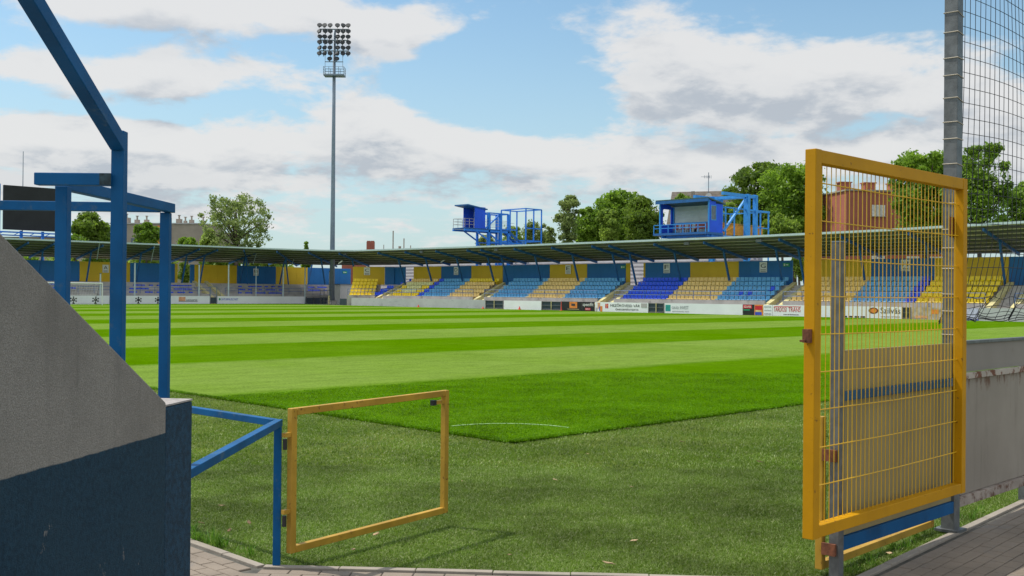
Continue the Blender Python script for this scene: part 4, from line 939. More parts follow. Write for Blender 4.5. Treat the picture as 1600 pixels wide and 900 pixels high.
for lx in (-7.8, -4.6, 6.2):
    for zc in (4, 7.3, 10.6): mb = MB(); rbox(mb, rl(lx, -5.55), 1.3, .08, zc, zc+1.4, ang); mb.build('window', m_pane, GB)
# far left pale block behind scoreboard foot
c = loc(62, 216); mb = MB(); rbox(mb, c, 26, 8, 0, 11.9, rad(-45)); 
LB = thing('house', (c.x, c.y, 0), 'low pinkish house showing between the scoreboard foot and the stand roof', 'building'); mb.build('wall', mat('pink_render', (.42, .34, .29), .9), LB); mb = MB(); rbox(mb, c, 26.4, 8.4, 11.902, 12.1, rad(-45)); mb.build('roof', m_tile, LB)
# tiled house behind the right gantry
Zb = 175; ang = rad(-45-18); c = loc(1118, Zb+6); ca, sa = math.cos(ang), math.sin(ang)
HB = thing('house', (c.x, c.y, 0), 'pitched roof house with brown tiles, chimneys and aerial behind the press cabin', 'building')
mb = MB(); rbox(mb, c, 14, 11, 0, 12.4, ang); mb.build('wall', mat('brown_render', (.24, .21, .17), .9), HB)
mb = MB(); L2, W2 = 7.6, 6.2; q = [rl(-L2, -W2), rl(L2, -W2), rl(L2, W2), rl(-L2, W2)]; r1 = rl(-L2, 0); r2 = rl(L2, 0)
mb.add([(*q[0], 12.41), (*q[1], 12.41), (*q[2], 12.41), (*q[3], 12.41), (*r1, 19.5), (*r2, 19.5)], [(0, 1, 5, 4), (2, 3, 4, 5), (0, 4, 3), (1, 2, 5), (3, 2, 1, 0)]); hr_ = mb.build('roof', m_tile, HB)
for lx, ly in ((-3.6, -2.4), (1.5, -2.4), (5.5, -1.0)):
    mb = MB(); rbox(mb, rl(lx, ly), .55, .5, 15, 19.3 if lx < 5 else 18.9, ang); mb.build('chimney', m_greyb, hr_)
p = rl(-1.2, -1.0); mb = MB(); mb.poly([(*p, 18.5), (*p, 22.6)], .07, 5)
for k in range(5): mb.beam((p[0]-.7*S2+.2*k, p[1]+.7*S2-.2*k, 21.6), (p[0]-.7*S2+.2*k, p[1]+.7*S2-.2*k, 22.1), .05)
mb.beam((p[0]-.9, p[1]+.9, 21.85), (p[0]+.2, p[1]-.2, 21.85), .06); mb.build('aerial', m_galv_d, hr_)
mb = MB(); p = rl(-1.0, -2.2); mb.poly([(*p, 18.4), (p[0]-.1, p[1]-.1, 18.42)], .55, 12); mb.build('satellite_dish', m_shut, hr_)
# low distant roofs with chimneys and aerials over the roof of the stand (centre)
c = loc(600, 230); MH = thing('house', (c.x, c.y, 0), 'distant house whose brick chimneys poke over the roof line right of the mast', 'building')
mb = MB(); rbox(mb, c, 17, 9, 0, 9.3, rad(-45)); mb.build('wall', m_brick_r, MH); mb = MB(); rbox(mb, c, 17.6, 9.6, 9.302, 9.6, rad(-45)); rr = mb.build('roof', m_tile, MH)
for px in (575.5, 581.5): p = loc(px, 228); mb = MB(); rbox(mb, p, .85, .9, 9.6, 12.5, rad(-45)); rbox(mb, p, .7, .75, 12.502, 12.7, rad(-45)); mb.build('chimney', m_brick_r, rr)
for px, h, w in ((613.5, 14.9, .13), (630.5, 13.3, .12), (624, 11.6, .3), (641, 11.8, .1), (599, 11.9, .08)): p = loc(px, 228); mb = MB(); mb.poly([(p.x, p.y, 9.5), (p.x, p.y, h)], w, 6); mb.build('aerial', m_greyb, rr)
# ------------------------------------------------------------------ trees
LM = {'dark': leaf_mat('leaf_dark', (.055, .115, .010), (.24, .36, .035)), 'mid': leaf_mat('leaf_mid', (.08, .17, .012), (.31, .49, .04)),
      'light': leaf_mat('leaf_light', (.12, .22, .02), (.42, .56, .08)), 'grey': leaf_mat('leaf_grey', (.11, .17, .04), (.36, .45, .13))}
def tree(name, label, pxc, Z, ytop, ybot, wpx, kind, nb=26, nl=6500, ls=.42, group=None, shape='round', gap=.0, br=None, seed=1):
    R = random.Random(seed*131+int(pxc)); g = np.random.default_rng(seed*977+int(pxc))
    base = loc(pxc, Z); zt = EYE+(hor(pxc)-ytop)*Z/FPX; zb = max(.6, EYE+(hor(pxc)-ybot)*Z/FPX); W = wpx*Z/FPX/2; H = (zt-zb)/2; cz = (zt+zb)/2
    t = thing(name, (base.x, base.y, 0), label, 'tree', group)
    bl_ = []
    e1, e2 = R.uniform(0, 6), R.uniform(0, 6)
    while len(bl_) < nb:
        a = R.uniform(0, 2*math.pi); h = R.uniform(-1, 1); 
        if shape == 'round': rmax = math.sqrt(max(0, 1-h*h))
        elif shape == 'cone': rmax = (1-h)/2*.95+.05
        else: rmax = .55+.45*math.sqrt(max(0, 1-h*h))
        r = rmax*math.sqrt(R.random())*(.90); rmax *= .86+.22*math.sin(a*2+e1+h*2)+.12*math.sin(a*5+e2); rb = (br or .30)*W*R.uniform(.45, 1.25) if shape != 'cone' else W*(.35+.35*(1-h)/2)
        hh = h*(H-rb*.7)
        bl_.append((r*W*math.cos(a), r*W*math.sin(a), cz+hh, rb))
    per = nl//nb; V = []
    for (x, y, z, rb) in bl_:
        d = g.normal(size=(per, 3)); d /= np.linalg.norm(d, axis=1)[:, None]; rr = rb*(.45+.65*g.random(per)**.6)
        if gap: rr *= (1+gap*g.normal(size=per)*.6)
        p = d*rr[:, None]*np.array([1, 1, .8])+np.array([x, y, z])
        n_ = d+.9*g.normal(size=(per, 3)); n_ /= np.linalg.norm(n_, axis=1)[:, None]
        a_ = np.cross(n_, g.normal(size=(per, 3))); a_ /= np.linalg.norm(a_, axis=1)[:, None]; b_ = np.cross(n_, a_)
        s_ = ls*(.5+g.random(per))[:, None]/2
        q = np.stack([p-a_*s_, p-b_*s_*.6, p+a_*s_, p+b_*s_*.6], 1); V.append(q)
    if shape != 'cone':     # looser leaves filling the space between the clumps, so that the outline frays
        k = nl//4; d = g.normal(size=(k, 3)); d /= np.linalg.norm(d, axis=1)[:, None]; rr = (g.random(k)**.5*.98)[:, None]*(.88+.12*np.sin(d[:, :1]*9+d[:, 2:]*7))
        p = d*rr*np.array([W, W, H])+np.array([0, 0, cz]); a_ = g.normal(size=(k, 3)); a_ /= np.linalg.norm(a_, axis=1)[:, None]; b_ = np.cross(a_, g.normal(size=(k, 3))); b_ /= np.linalg.norm(b_, axis=1)[:, None]
        s_ = ls*(.5+g.random(k))[:, None]/2; V.append(np.stack([p-a_*s_, p-b_*s_*.6, p+a_*s_, p+b_*s_*.6], 1))
    V = np.concatenate(V); n = len(V)
    me = bpy.data.meshes.new('crown'); me.vertices.add(n*4); me.vertices.foreach_set('co', V.ravel()); me.loops.add(n*4); me.loops.foreach_set('vertex_index', np.arange(n*4)); me.polygons.add(n); me.polygons.foreach_set('loop_start', np.arange(n)*4); me.update(calc_edges=True); me.validate()
    me.materials.append(LM[kind]); o = bpy.data.objects.new('crown', me); COL.objects.link(o); o.parent = t
    mb = MB(); tr_ = max(.14, W*.06); B = base
    mb.poly([(B.x, B.y, 0), (B.x+.1, B.y, zb*.6), (B.x, B.y+.15, cz), (B.x, B.y, cz+H*.6)], tr_*1.6, 7, r2=tr_*.25)
    for (x, y, z, rb) in bl_[:min(nb, 16)]:
        z0 = zb+(z-zb)*.35; mb.poly([(B.x, B.y, z0), (B.x+x*.5, B.y+y*.5, (z0+z)/2+.1), (B.x+x, B.y+y, z)], tr_*.5, 5, r2=.04)
    mb.build('trunk', m_trunk, t, smooth=True); return t
g_ = 'trees behind the stadium'
tree('broadleaf_tree', 'dark round dense tree seen between the first two thick blue posts', 141, 165, 331, 392, 64, 'dark', 34, 9000, .5, g_)
tree('broadleaf_tree', 'low bright green bushy tree at the roof line left of the second blue post', 118, 160, 366, 400, 54, 'mid', 20, 5000, .4, g_)
tree('broadleaf_tree', 'small mid green tree right of the second blue post before the grey block', 228, 165, 347, 398, 46, 'mid', 26, 7000, .42, g_)
tree('willow_tree', 'wide airy light green tree standing right of the grey block', 368, 160, 302, 400, 122, 'grey', 110, 7800, .34, g_, 'oval', .6, .12)
tree('broadleaf_tree', 'low bright bush at the foot of the grey block, left of the airy tree', 326, 162, 358, 396, 32, 'light', 14, 3600, .4, g_)
tree('broadleaf_tree', 'low bush just above the roof right of the third blue post', 292, 162, 370, 398, 40, 'mid', 14, 3600, .4, g_)
tree('conifer_tree', 'tiny pointed conifer top above the roof left of the floodlight mast', 478, 200, 376, 420, 15, 'mid', 40, 4500, .3, g_, 'cone')
for i, (px, w, yt, lb) in enumerate(((760, 34, 366, 'low airy tree under the narrow gantry cabin'), (800, 40, 352, 'airy tree seen through the left gantry frame'), (832, 50, 340, 'airy pale tree through the right part of the left gantry'), (858, 26, 352, 'thin bush left of the tall slim birch'))):
    tree('willow_tree', lb, px, 150+6*i, yt, 392, w, 'grey' if i != 1 else 'light', 26, 2600, .36, g_, 'round', .4, .25)
tree('birch_tree', 'tall slim loose birch between the left gantry and the dense green trees', 886, 150, 303, 392, 38, 'grey', 40, 5200, .33, g_, 'oval', .3, .3)
tree('broadleaf_tree', 'mid green rounded tree at the left end of the dense group', 920, 158, 322, 392, 56, 'mid', 34, 9000, .42, g_)
tree('broadleaf_tree', 'large bright green tree forming the highest crown of the dense group', 968, 172, 296, 392, 104, 'mid', 48, 15000, .46, g_)
tree('broadleaf_tree', 'pale drooping tree in front of the dense group', 951, 150, 322, 385, 40, 'light', 28, 6500, .36, g_)
tree('lime_tree', 'round dark textured tree directly left of the press cabin', 1004, 152, 306, 392, 76, 'dark', 48, 13000, .40, g_)
tree('broadleaf_tree', 'small tree top above the left end of the press cabin', 1066, 168, 299, 345, 36, 'mid', 18, 4500, .42, g_)
tree('broadleaf_tree', 'yellowish bush behind the brace of the press cabin gantry', 1138, 150, 316, 372, 44, 'light', 22, 5500, .40, g_)
tree('oak_tree', 'tall dark tree with ragged crown left of the mesh gate', 1184, 168, 250, 385, 104, 'dark', 64, 14000, .48, g_, 'oval', .3, .22)
tree('oak_tree', 'tallest dark tree rising just left of the mesh gate post', 1240, 160, 244, 385, 112, 'mid', 70, 16000, .46, g_, 'oval', .3, .22)
tree('broadleaf_tree', 'low bright hedge-like tree at the roof right of the orange timber rail', 1222, 148, 333, 380, 62, 'light', 22, 6000, .38, g_)
tree('broadleaf_tree', 'broad green tree behind the right half of the mesh gate', 1444, 138, 234, 378, 112, 'mid', 70, 18000, .42, g_, 'oval', .2, .23)
tree('broadleaf_tree', 'tall loose tree right behind the galvanised net post', 1530, 132, 226, 385, 110, 'mid', 64, 13000, .40, g_, 'oval', .35, .2)
tree('broadleaf_tree', 'darker tree behind the netting at the right edge of the photo', 1602, 146, 278, 385, 84, 'mid', 40, 10000, .42, g_)
tree('broadleaf_tree', 'shadowed tree seen through the gap in the blue back wall', 1249, 118, 385, 440, 26, 'dark', 16, 3600, .30, g_)
tree('conifer_tree', 'dark bush standing in the wall gap at the yellow edged stairs', 288, 150, 406, 447, 22, 'dark', 16, 3400, .3, g_)
for i, (px, lb) in enumerate(((30, 'leftmost hedge tree under the scoreboard'), (95, 'hedge tree behind the first blue post'), (165, 'hedge tree behind the far goal'), (240, 'hedge tree behind the third blue post'), (345, 'hedge tree right of the yellow edged stairs'), (415, 'hedge tree left of the ribbed grey wall'))):
    tree('hedge_tree', 'light green '+lb+', seen below the stand roof', px, 168 if px < 300 else 162, 390, 440, 74, 'light' if i % 2 else 'mid', 22, 4200, .45, 'hedge trees behind the left hand stand')
# ------------------------------------------------------------------ foreground left: rendered wall, pillar, blue posts, railing, low gate
def wallmat():
    m = bpy.data.materials.new('render_two_tone'); t, p = nt(m); g = N(t); p.inputs['Roughness'].default_value = .93
    pos = g.n('ShaderNodeNewGeometry').outputs['Position']; s = g.n('ShaderNodeSeparateXYZ'); g.l(pos, s.inputs[0])
    z = g.m('ADD', s.outputs[2], g.m('MULTIPLY', g.m('SUBTRACT', g.noise(14, 4), .5), .012))
    f = g.ramp(z, 1.223, 1.229)
    gr = g.mix(g.ramp(g.noise(230, 3, .6), .3, .7), (.225, .200, .172), (.39, .350, .305)); gr = g.mix(g.m('MULTIPLY', g.ramp(g.noise(2.2, 7, .72), .42, .68), .55), gr, (.20, .178, .152))
    gr = g.mix(g.m('MULTIPLY', g.ramp(g.noise(9, 6, .7, sc=(1, 1, .10)), .55, .78), .45), gr, (.15, .135, .118))
    gr = g.mix(g.m('MULTIPLY', g.ramp(g.noise(1.1, 5, .6), .5, .7), .35), gr, (.40, .365, .32))
    bl0 = g.ramp(g.noise(1.6, 7, .7), .4, .7)
    bl = g.mix(g.ramp(g.noise(60, 4, .7), .3, .7), (.004, .026, .048), (.013, .056, .094))
    ch = g.ramp(g.noise(6, 9, .78, sc=(1, 1, .55)), .635, .66); bl = g.mix(g.m('MULTIPLY', bl0, .45), bl, (.018, .052, .078)); bl = g.mix(g.m('MULTIPLY', g.ramp(g.noise(8, 6, .7, sc=(1, 1, .12)), .60, .78), .35), bl, (.05, .075, .095)); bl = g.mix(ch, bl, (.26, .24, .22))
    g.l(g.mix(f, bl, gr), p.inputs['Base Color']); g.bump(g.m('ADD', g.noise(150, 3, .7), g.m('MULTIPLY', g.noise(420, 2), .5)), .75, .006, p); return m
m_wall = wallmat()
def WP(Z, z, off=0): return C(-1.938+.131*Z-off*.9915, Z+off*.13, z)
W_ = thing('stair_wall', tuple(WP(3, 0)), 'rough grey rendered stair wall with dark blue painted lower half, sloping up to the left', 'wall')
mb = MB(); pts = [WP(1.2, 0), WP(4.25, 0), WP(4.25, 1.347), WP(3.154, 1.966), WP(1.2, 3.07)]
off = WP(3, 0, .2)-WP(3, 0)
mb.prism(pts, off); mb.build('wall', m_wall, W_, bevel=.008)
m_pil = mat('dark_blue_masonry_paint', (.012, .046, .082), .9, var=.35, vscale=40, bump=.6, bscale=150, dirt=(.26, .23, .20), dscale=8, dlo=.73, dhi=.77)
mb = MB(); a = WP(4.254, 0, .006); b = WP(4.506, 0, .006); of = WP(3, 0, .42)-WP(3, 0)
mb.prism([a, b, b+Vector((0, 0, 1.328)), a+Vector((0, 0, 1.328))], of); pil = mb.build('pillar', m_pil, W_, bevel=.008)
mb = MB(); z_ = Vector((0, 0, 1)); mb.prism([a+z_*1.330, b+z_*1.330, b+z_*1.337, a+z_*1.337], of); mb.build('pillar_top', mat('bare_render', (.36, .33, .31), .95, bump=.4, bscale=120, var=.2, vscale=20), pil)
# steps behind the wall, climbing towards the camera
stp = MB(); sw = WP(3, 0, 1.6)-WP(3, 0, .203)
for k in range(9):
    Z1 = 4.6-k*.31; p0 = WP(Z1, 0, .203); p1 = WP(Z1-.309, 0, .203); h = .17*(k+1)
    stp.prism([p0, p1, p1+z_*h, p0+z_*h], sw)
stp.build('steps', m_conc, W_)
Bt = .045
FR = thing('blue_frame', tuple(C(-1.69, 4.5, 0)), 'blue square tube frame of posts and beams standing at the grey stair wall', 'frame')
ztf = 2.2
def post(X, Z, z0, z1, w=Bt): 
    mb = MB(); mb.box((-w/2, -w/2, z0), (w/2, w/2, z1)); c = C(X, Z); r = Matrix.Rotation(rad(-45), 3, 'Z')
    mb.v = [tuple(r @ Vector(v)+Vector((c.x, c.y, 0))) for v in mb.v]; return mb.build('post', m_blue, FR, bevel=.003)
Z3 = 5.2; z3 = EYE+134.7/FPX*Z3
post(uu(258)*Z3, Z3, 0, z3-.046, .045)
Z1_ = 4.02; post(uu(97.5)*Z1_, Z1_, 0, EYE+160/FPX*Z1_)
Z2_ = 3.92; post(uu(184.5)*Z2_, Z2_, 1.2, EYE+247/FPX*Z2_, .046)
def bm_(p, q, w=Bt, h=Bt): 
    mb = MB(); mb.beam(p, q, w, h); return mb.build('beam', m_blue, FR, bevel=.003)
zb_ = z3-Bt/2
bm_(C(uu(97)*Z1_-.01, Z1_, EYE+174/FPX*Z1_-Bt/2), C(uu(259)*Z3+.015, Z3+.02, zb_))
bm_(C(uu(258)*Z3-.024, Z3-.02, z3-Bt/2), C(-3.6, Z3-.12, z3-Bt/2+.003))
ZA = 3.9; bm_(C(uu(55)*ZA, ZA, EYE+171/FPX*ZA), C(uu(173)*ZA, ZA, EYE+171/FPX*ZA))
p0 = C(uu(186)*Z2_, Z2_-.02, EYE+226/FPX*Z2_); p1 = C(uu(48)*3.22, 3.22, EYE+445/FPX*3.22)
d = (p1-p0); bm_(p0+Vector((0, 0, 0)), p0+d*2.0, .05, .055)
# railing
RL = thing('railing', tuple(C(-1.51, 6.95, 0)), 'short blue square tube railing from the pillar to the low yellow gate', 'railing')
zr = EYE-(655-hor(437))*6.95/FPX
rp = C(uu(436.5)*6.95, 6.95)
r45 = Matrix.Rotation(rad(-45+7), 3, 'Z')
mb = MB(); mb.box((-.024, -.024, 0), (.024, .024, zr-.047)); mb.v = [tuple(r45 @ Vector(v)+Vector((rp.x, rp.y, 0))) for v in mb.v]; mb.build('post', m_blue, RL, bevel=.003)
mb = MB(); mb.box((-.03, -.03, -.006), (.03, .03, .001)); 
q1 = C(-1.53, 4.62, zr-.023); mb = MB(); e_ = (Vector((rp.x, rp.y, zr-.023))-q1).normalized(); mb.beam(q1, Vector((rp.x, rp.y, zr-.023))+e_*.028, .05, .045); mb.build('top_rail', m_blue, RL, bevel=.003)
q2 = C(-3.5, 8.79, zr-.023); s_ = Vector((rp.x, rp.y, zr-.023)); e_ = (q2-s_).normalized(); mb = MB(); mb.beam(s_+e_*.03, q2, .05, .045); mb.build('top_rail', m_blue, RL, bevel=.003)
mb = MB(); mb.box((q2.x-.022, q2.y-.022, 0), (q2.x+.022, q2.y+.022, zr-.047)); mb.build('post', m_blue, RL)
mb = MB(); 
for i in range(4): pass
# low open gate
def frame_gate(name, label, A, B, zl, zh, w, m, T_=True, group=None, mid=None, dz=0.0):
    A = Vector(A); B = Vector(B); d = (B-A); d.z = 0; d.normalize(); n = Vector((d.y, -d.x, 0))
    t = thing(name, (A.x, A.y, 0), label, 'gate', group); up = Vector((0, 0, 1)); w2 = w/2; rise = Vector((0, 0, dz))
    mb = MB(); mb.beam(A+up*zl, A+up*zh, w, w, side=n); mb.build('stile', m, t, bevel=.004)
    mb = MB(); mb.beam(B+rise+up*zl, B+rise+up*zh, w, w, side=n); mb.build('stile', m, t, bevel=.004)
    mb = MB(); mb.beam(A+d*w2+up*(zl+w2), B-d*w2+rise+up*(zl+w2), w-.002, w, side=n); mb.build('bottom_rail', m, t, bevel=.004)
    if T_: mb = MB(); mb.beam(A+d*w2+up*(zh-w2), B-d*w2+rise+up*(zh-w2), w-.002, w, side=n); mb.build('top_rail', m, t, bevel=.004)
    return t, A, B, d, n
gA_ = P(459, 862, 6.95); gB_ = P(697, 797, 8.2); gA_.z = 0; gB_.z = 0
LG, A, B, d, n = frame_gate('low_gate', 'low open yellow frame gate without infill, swung out over the turf on blue post', gA_, gB_, .082, 1.03, .046, m_yellow_old, dz=.012)
hg = MB()
for z, hh in ((.36, .035), (.86, .05)):
    hg.beam(A-d*.075+Vector((0, 0, z)), A-d*.023+Vector((0, 0, z)), .03, .028, side=n)
hg.build('hinge', m_yellow_old, LG); hg = MB()
for z in (.30, .80): hg.poly([A-d*.062+Vector((0, 0, z-.035)), A-d*.062+Vector((0, 0, z+.035))], .014, 8)
hg.build('hinge', m_black, LG)
mb = MB(); mb.beam(B-d*.023+Vector((0, 0, .955)), B-d*.12+Vector((0, 0, .955)), .03, .028, side=n); mb.build('latch_arm', m_yellow_old, LG)
mb = MB(); mb.beam(B-d*.121+Vector((0, 0, .955)), B-d*.155+Vector((0, 0, .955)), .036, .04, side=n); mb.build('buffer', m_black, LG)
def bead(parent, p, ax, r=.006, L=.05, m=None):
    ax = Vector(ax).normalized(); MB().poly([Vector(p)-ax*L/2, Vector(p)-ax*L/6+Vector((0, 0, .001)), Vector(p)+ax*L/6, Vector(p)+ax*L/2], r, 6).build('weld', m, parent, smooth=True)
for e_pt, zz0 in ((A, .128), (A, .984), (B, .140), (B, .996)):
    sg = 1 if e_pt is A else -1
    bead(LG, e_pt+d*sg*.024+n*.0235+Vector((0, 0, zz0+(-.022 if zz0 < .5 else .02))), (0, 0, 1), .0035, .042, m_yellow_old)
mb = MB(); q_ = C(uu(166)*ZA, ZA-Bt/2-.001, EYE+171/FPX*ZA); mb.beam(q_-Rv*.02, q_+Rv*.022, .002, Bt-.002); mb.build('rust_patch', mat('rubbed_paint', (.03, .06, .075), .8, var=.5, vscale=40), FR)
# ------------------------------------------------------------------ foreground right: board wall, posts, gates, net
WY = 3.365
BW = thing('board_wall', (9.5, WY, 0), 'beige sheet metal board wall on rusty rails along the paved path', 'wall')
def boardmat():
    m = bpy.data.materials.new('beige_board'); t, p = nt(m); g = N(t); p.inputs['Roughness'].default_value = .6
    pos = g.n('ShaderNodeNewGeometry').outputs['Position']; s = g.n('ShaderNodeSeparateXYZ'); g.l(pos, s.inputs[0])
    c = g.mix(g.ramp(g.noise(1.2, 5), .3, .7), (.26, .222, .18), (.33, .285, .235))
    st = g.ramp(g.noise(6, 7, .7, sc=(1, 1, .12)), .52, .78); c = g.mix(g.m('MULTIPLY', st, .5), c, (.13, .105, .082))
    z = s.outputs[2]; edge = g.ramp(z, .98, 1.15); rn = g.ramp(g.m('ADD', g.noise(13, 7, .75, sc=(1, 1, .25)), g.m('MULTIPLY', edge, .12)), .60, .70)
    c = g.mix(g.m('MULTIPLY', edge, rn), c, (.13, .05, .02)); g.l(c, p.inputs['Base Color']); g.bump(g.noise(.9, 3), .25, .04, p); return m
bdm = boardmat(); XL0, XL1, XR0 = 6.322, 8.112, 8.228
m_upb = mat('upper_board', (.25, .22, .19), .6, var=.08, vscale=1.5, dirt=(.20, .16, .13), dscale=4, dlo=.62, dhi=.75)
m_chip = mat('chipped_blue', (.004, .07, .16), .5, dirt=(.12, .05, .03), dscale=14, dlo=.58, dhi=.66)
MB().box((XL0, WY-.02, .24), (XL1, WY, 1.445)).build('lower_board', mat('ochre_board', (.31, .245, .105), .6, var=.1, vscale=1.2, dirt=(.24, .19, .13), dscale=5, dlo=.55, dhi=.75, dz=(1, 1, .15)), BW, bevel=.002)
MB().box((XL0, WY-.05, 1.12), (XL1, WY-.022, 1.18)).build('blue_rail', m_chip, BW, bevel=.003)
MB().box((XL0, WY-.04, .15), (XL1, WY+.01, .236)).build('blue_rail', m_blue, BW, bevel=.003)
for x0, x1 in ((XR0, 10.6), (10.605, 13.0)): MB().box((x0, WY, .252), (x1, WY+.02, 1.155)).build('lower_board', bdm, BW, bevel=.002)
for x0, x1 in ((XR0, 9.9), (9.905, 13.0)): MB().box((x0, WY+.008, 1.207), (x1, WY+.026, 1.428)).build('upper_board', m_upb, BW)
MB().box((XR0, WY-.012, 1.43), (13.0, WY+.045, 1.455)).build('cap_rail', m_galv, BW, bevel=.003)
MB().box((XR0, WY-.03, 1.157), (13.0, WY+.007, 1.205)).build('middle_rail', mat('rusty_pale_rail', (.42, .37, .31), .7, var=.15, dirt=(.15, .05, .02), dscale=7, dlo=.50, dhi=.58), BW, bevel=.003)
MB().box((XR0, WY-.035, .175), (13.0, WY+.03, .248)).build('bottom_rail', mat('rusty_bottom_rail', (.36, .30, .25), .8, var=.25, dirt=(.12, .055, .03), dscale=8, dlo=.48, dhi=.62), BW, bevel=.003)
for x in (9.9, 12.0): MB().box((x-.03, WY+.05, 0), (x+.03, WY+.11, 1.42)).build('post', m_galv, BW)
# net post
npx, npy = 8.17, 3.375
NP = thing('net_post', (npx, npy, 0), 'tall galvanised square post carrying the black net, lashed with thin rope', 'post')
MB().box((npx-.052, npy-.052, 0), (npx+.052, npy+.052, 8.2)).build('post', m_galv, NP, bevel=.004)
m_rope = mat('pale_rope', (.5, .45, .36), .9)
for z in [1.50+.165*k+.02*math.sin(k*2.3) for k in range(30)]:
    lash = MB(); r = .056; dzz = .012*math.sin(z*9)
    lash.poly([(npx-r, npy-r, z+.008), (npx+r, npy-r, z-.006+dzz), (npx+r, npy+r, z), (npx-r, npy+r, z+.01), (npx-r, npy-r, z+.008)], .0035, 4)
    lash.build('rope_lashing', m_rope, NP)
mb = MB(); mb.box((npx-.09, npy-.09, 0), (npx+.09, npy+.09, .02)); mb.build('base_plate', m_galv, NP)
# net
NT = MB(); X0n, X1n = npx+.06, 13.2; cell = .100; zb0 = 1.60
def netpt(x, z):
    t = max(0, min(1, (2.25-z)/.65)); fall = t*t
    bx = x+.16*fall*(1-.0*x)+.012*math.sin(z*3+x*5); by = npy-.01+.24*fall+.02*math.sin(x*2.2+z*1.1)
    zz_ = z+.05*math.sin((x-X0n)*1.5)*(1 if z > 2 else .3)-.10*math.exp(-(x-X0n)/.5)*0
    if z < zb0+.12: by += .05*math.sin(x*9)
    return (bx, by, zz_+.04*(1-math.exp(-(x-X0n)*1.5))*0)
nx = int((X1n-X0n)/cell); zs = [zb0+.02*math.sin(k*3) if False else z for k, z in enumerate([1.585, 1.60, 1.62, 1.65, 1.70, 1.78])]+[1.90+.118*k for k in range(46)]
for i in range(nx):
    x = X0n+i*cell; NT.poly([netpt(x+(.03*(2.0-z) if z < 2 else 0), z) for z in zs], .0031, 3, cap=False)
for z in zs:
    pts = []; x = X0n
    while x < X1n: 
        sag = .018*math.sin(math.pi*((x-X0n)/1.7 % 1)) if z > 1.8 else .012*math.sin(x*14+z*40)
        pts.append((lambda q: (q[0], q[1], q[2]-sag))(netpt(x, z))); x += .05
    NT.poly(pts, .0031 if z > 1.62 else .0045, 3, cap=False)
o = NT.build('ball_net', m_net, base=(npx+.1, npy, 0)); tag(o, 'large square meshed black ball net hanging from the galvanised post, gathered at its foot', 'net')
# hinge post behind the big gate
hpx, hpy = 6.285, 3.325
HP = thing('gate_post', (hpx, hpy, 0), 'shorter galvanised square post behind the left part of the mesh gate', 'post')
MB().box((hpx-.034, hpy-.034, 0), (hpx+.034, hpy+.034, 2.14)).build('post', m_galv, HP, bevel=.003)
MB().box((hpx-.036, hpy-.036, 2.141), (hpx+.036, hpy+.036, 2.15)).build('cap', m_galv_d, HP)
# big mesh gate
gx0_, gx1_, gy_ = 5.70, 7.93, 3.20
BG = thing('mesh_gate', (gx0_, gy_, 0), 'tall open yellow gate with welded wire mesh infill in a square tube frame', 'gate')
zl, zh, w = .352, 2.672, .072
for x in (gx0_+w/2, gx1_-w/2): MB().box((x-w/2, gy_-w/2, zl), (x+w/2, gy_+w/2, zh)).build('stile', m_yellow, BG, bevel=.004)
MB().box((gx0_+w, gy_-w/2+.002, zl+.002), (gx1_-w, gy_+w/2-.002, zl+.074)).build('bottom_rail', m_yellow, BG, bevel=.004)
MB().box((gx0_+w, gy_-w/2+.002, zh-.082), (gx1_-w, gy_+w/2-.002, zh-.002)).build('top_rail', m_yellow, BG, bevel=.004)
ms = MB(); nw = 36; x0, x1 = gx0_+w+.01, gx1_-w-.01
for i in range(nw):
    x = x0+.02+(x1-x0-.04)*i/(nw-1); bow = .004*math.sin(i*1.7); ms.poly([(x, gy_+.012, zl+.06), (x+bow, gy_+.012+bow, (zl+zh)/2), (x, gy_+.012, zh-.07)], .0029, 5)
for z in [zl+.075+.228*k for k in range(1, 10)]: ms.poly([(x0-.02, gy_+.004, z), ((x0+x1)/2, gy_+.004, z-.006), (x1+.02, gy_+.004, z)], .0038, 6)
ms.build('wire_mesh', m_wire, BG)
lk = MB(); lk.box((gx0_-.045, gy_-.02, 1.52), (gx0_-.001, gy_+.02, 1.60)); lk.poly([(gx0_-.04, gy_, 1.535), (gx0_-.10, gy_, 1.532)], .007, 6); lk.build('latch', m_rust, BG)
for z in (2.24,): MB().box((gx1_-.13, gy_+.037, z), (gx1_-.015, gy_+.049, z+.15)).build('hinge_plate', m_rust, BG)
# low gate behind it
t, A, B, d, n = frame_gate('low_gate', 'low yellow frame gate folded against the board wall behind the mesh gate', Vector((6.262, 3.425, 0)), Vector((8.02, 3.47, 0)), .035, 1.02, .05, m_yellow_old, T_=False)
for z in (.14, .74): MB().box((6.225, hpy-.02, z), (6.249, 3.398, z+.075)).build('hinge_bracket', m_rust, t)
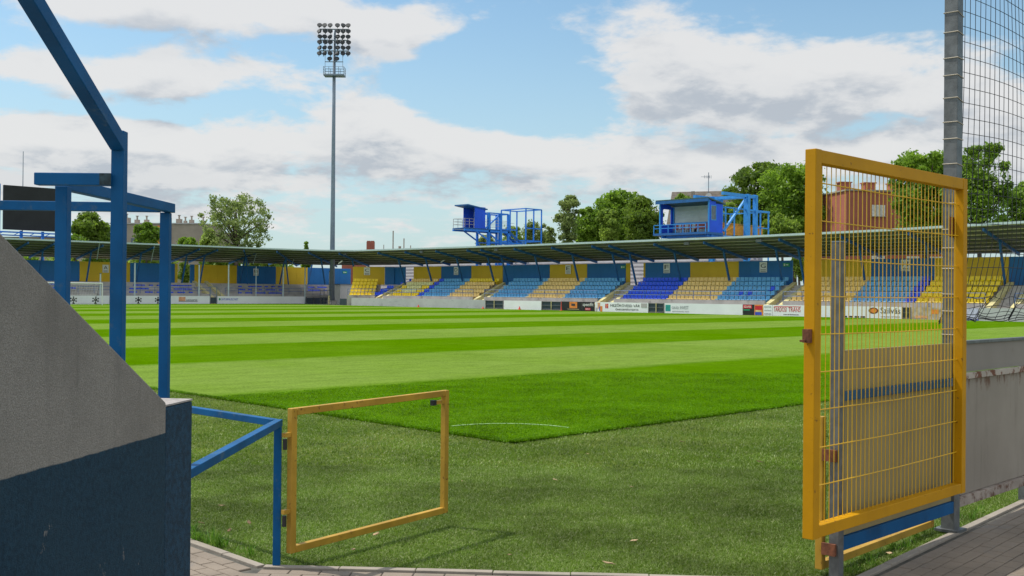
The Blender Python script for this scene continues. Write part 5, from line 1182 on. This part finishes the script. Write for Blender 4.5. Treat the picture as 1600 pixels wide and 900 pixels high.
# ------------------------------------------------------------------ litter on the turf
def leaf(px, py, s, ang, label, m=m_leafdry):
    p = Gr(px, py); mb = MB(); ca, sa = math.cos(ang), math.sin(ang)
    out = [(-1, 0, .0), (-.4, .35, .25), (.4, .3, .2), (1, 0, .5), (.4, -.35, .1), (-.4, -.3, .15)]
    vs_ = [(p.x+(x*ca-y*sa)*s, p.y+(x*sa+y*ca)*s, .018+z*s*.8) for x, y, z in out]; vs2 = [(x, y, z-.003) for x, y, z in vs_]
    mb.add(vs_+vs2, [(0, 1, 2, 3, 4, 5), (11, 10, 9, 8, 7, 6)]+[(i, (i+1) % 6, 6+(i+1) % 6, 6+i) for i in range(6)])
    tag(mb.build('dry_leaf', m, base=(p.x, p.y, 0)), label, 'leaf', 'dry leaves scattered on the turf')
m_brl = mat('brown_leaf', (.13, .085, .035), .9, var=.3, vscale=60)
for px, py, s, m, lb in ((393, 820, .045, m_brl, 'long brown leaf left of the blue railing post'), (362, 832, .035, m_brl, 'brown leaf nearest the pillar foot'), (350, 793, .04, m_leafdry, 'pale curled leaf in the turf behind the railing'), (318, 820, .03, m_brl, 'brown leaf beside the weeds at the pillar'),
    (556, 862, .04, m_leafdry, 'pinkish leaf right under the low gate'), (591, 838, .035, m_leafdry, 'pale leaf below the bottom rail of the low gate'), (530, 850, .02, m_leafdry, 'tiny leaf between two others under the low gate'), (955, 884, .045, m_leafdry, 'large pale crumpled leaf by the bottom edge of the turf'),
    (994, 848, .03, m_leafdry, 'orange brown leaf right of the middle of the turf'), (1190, 724, .045, m_brl, 'brown leaf left of the mesh gate post'), (983, 672, .04, m_brl, 'brown leaf beside the pitch edge'), (1068, 692, .035, m_brl, 'small brown leaf below the pitch edge'),
    (800, 870, .025, m_leafdry, 'tiny pale leaf near the kerb'), (870, 752, .03, m_leafdry, 'straw coloured fleck in the middle of the turf'), (725, 754, .025, m_leafdry, 'white fleck right of the low gate'), (990, 763, .02, m_leafdry, 'small white fleck right of centre'), (1393, 868, .04, m_leafdry, 'pale leaf under the folded low gate'), (921, 711, .02, m_leafdry, 'white speck below the corner of the pitch')):
    leaf(px, py, s, random.uniform(0, 6), lb, m)
for o in bpy.data.objects:
    if '_o' in o: del o['_o']
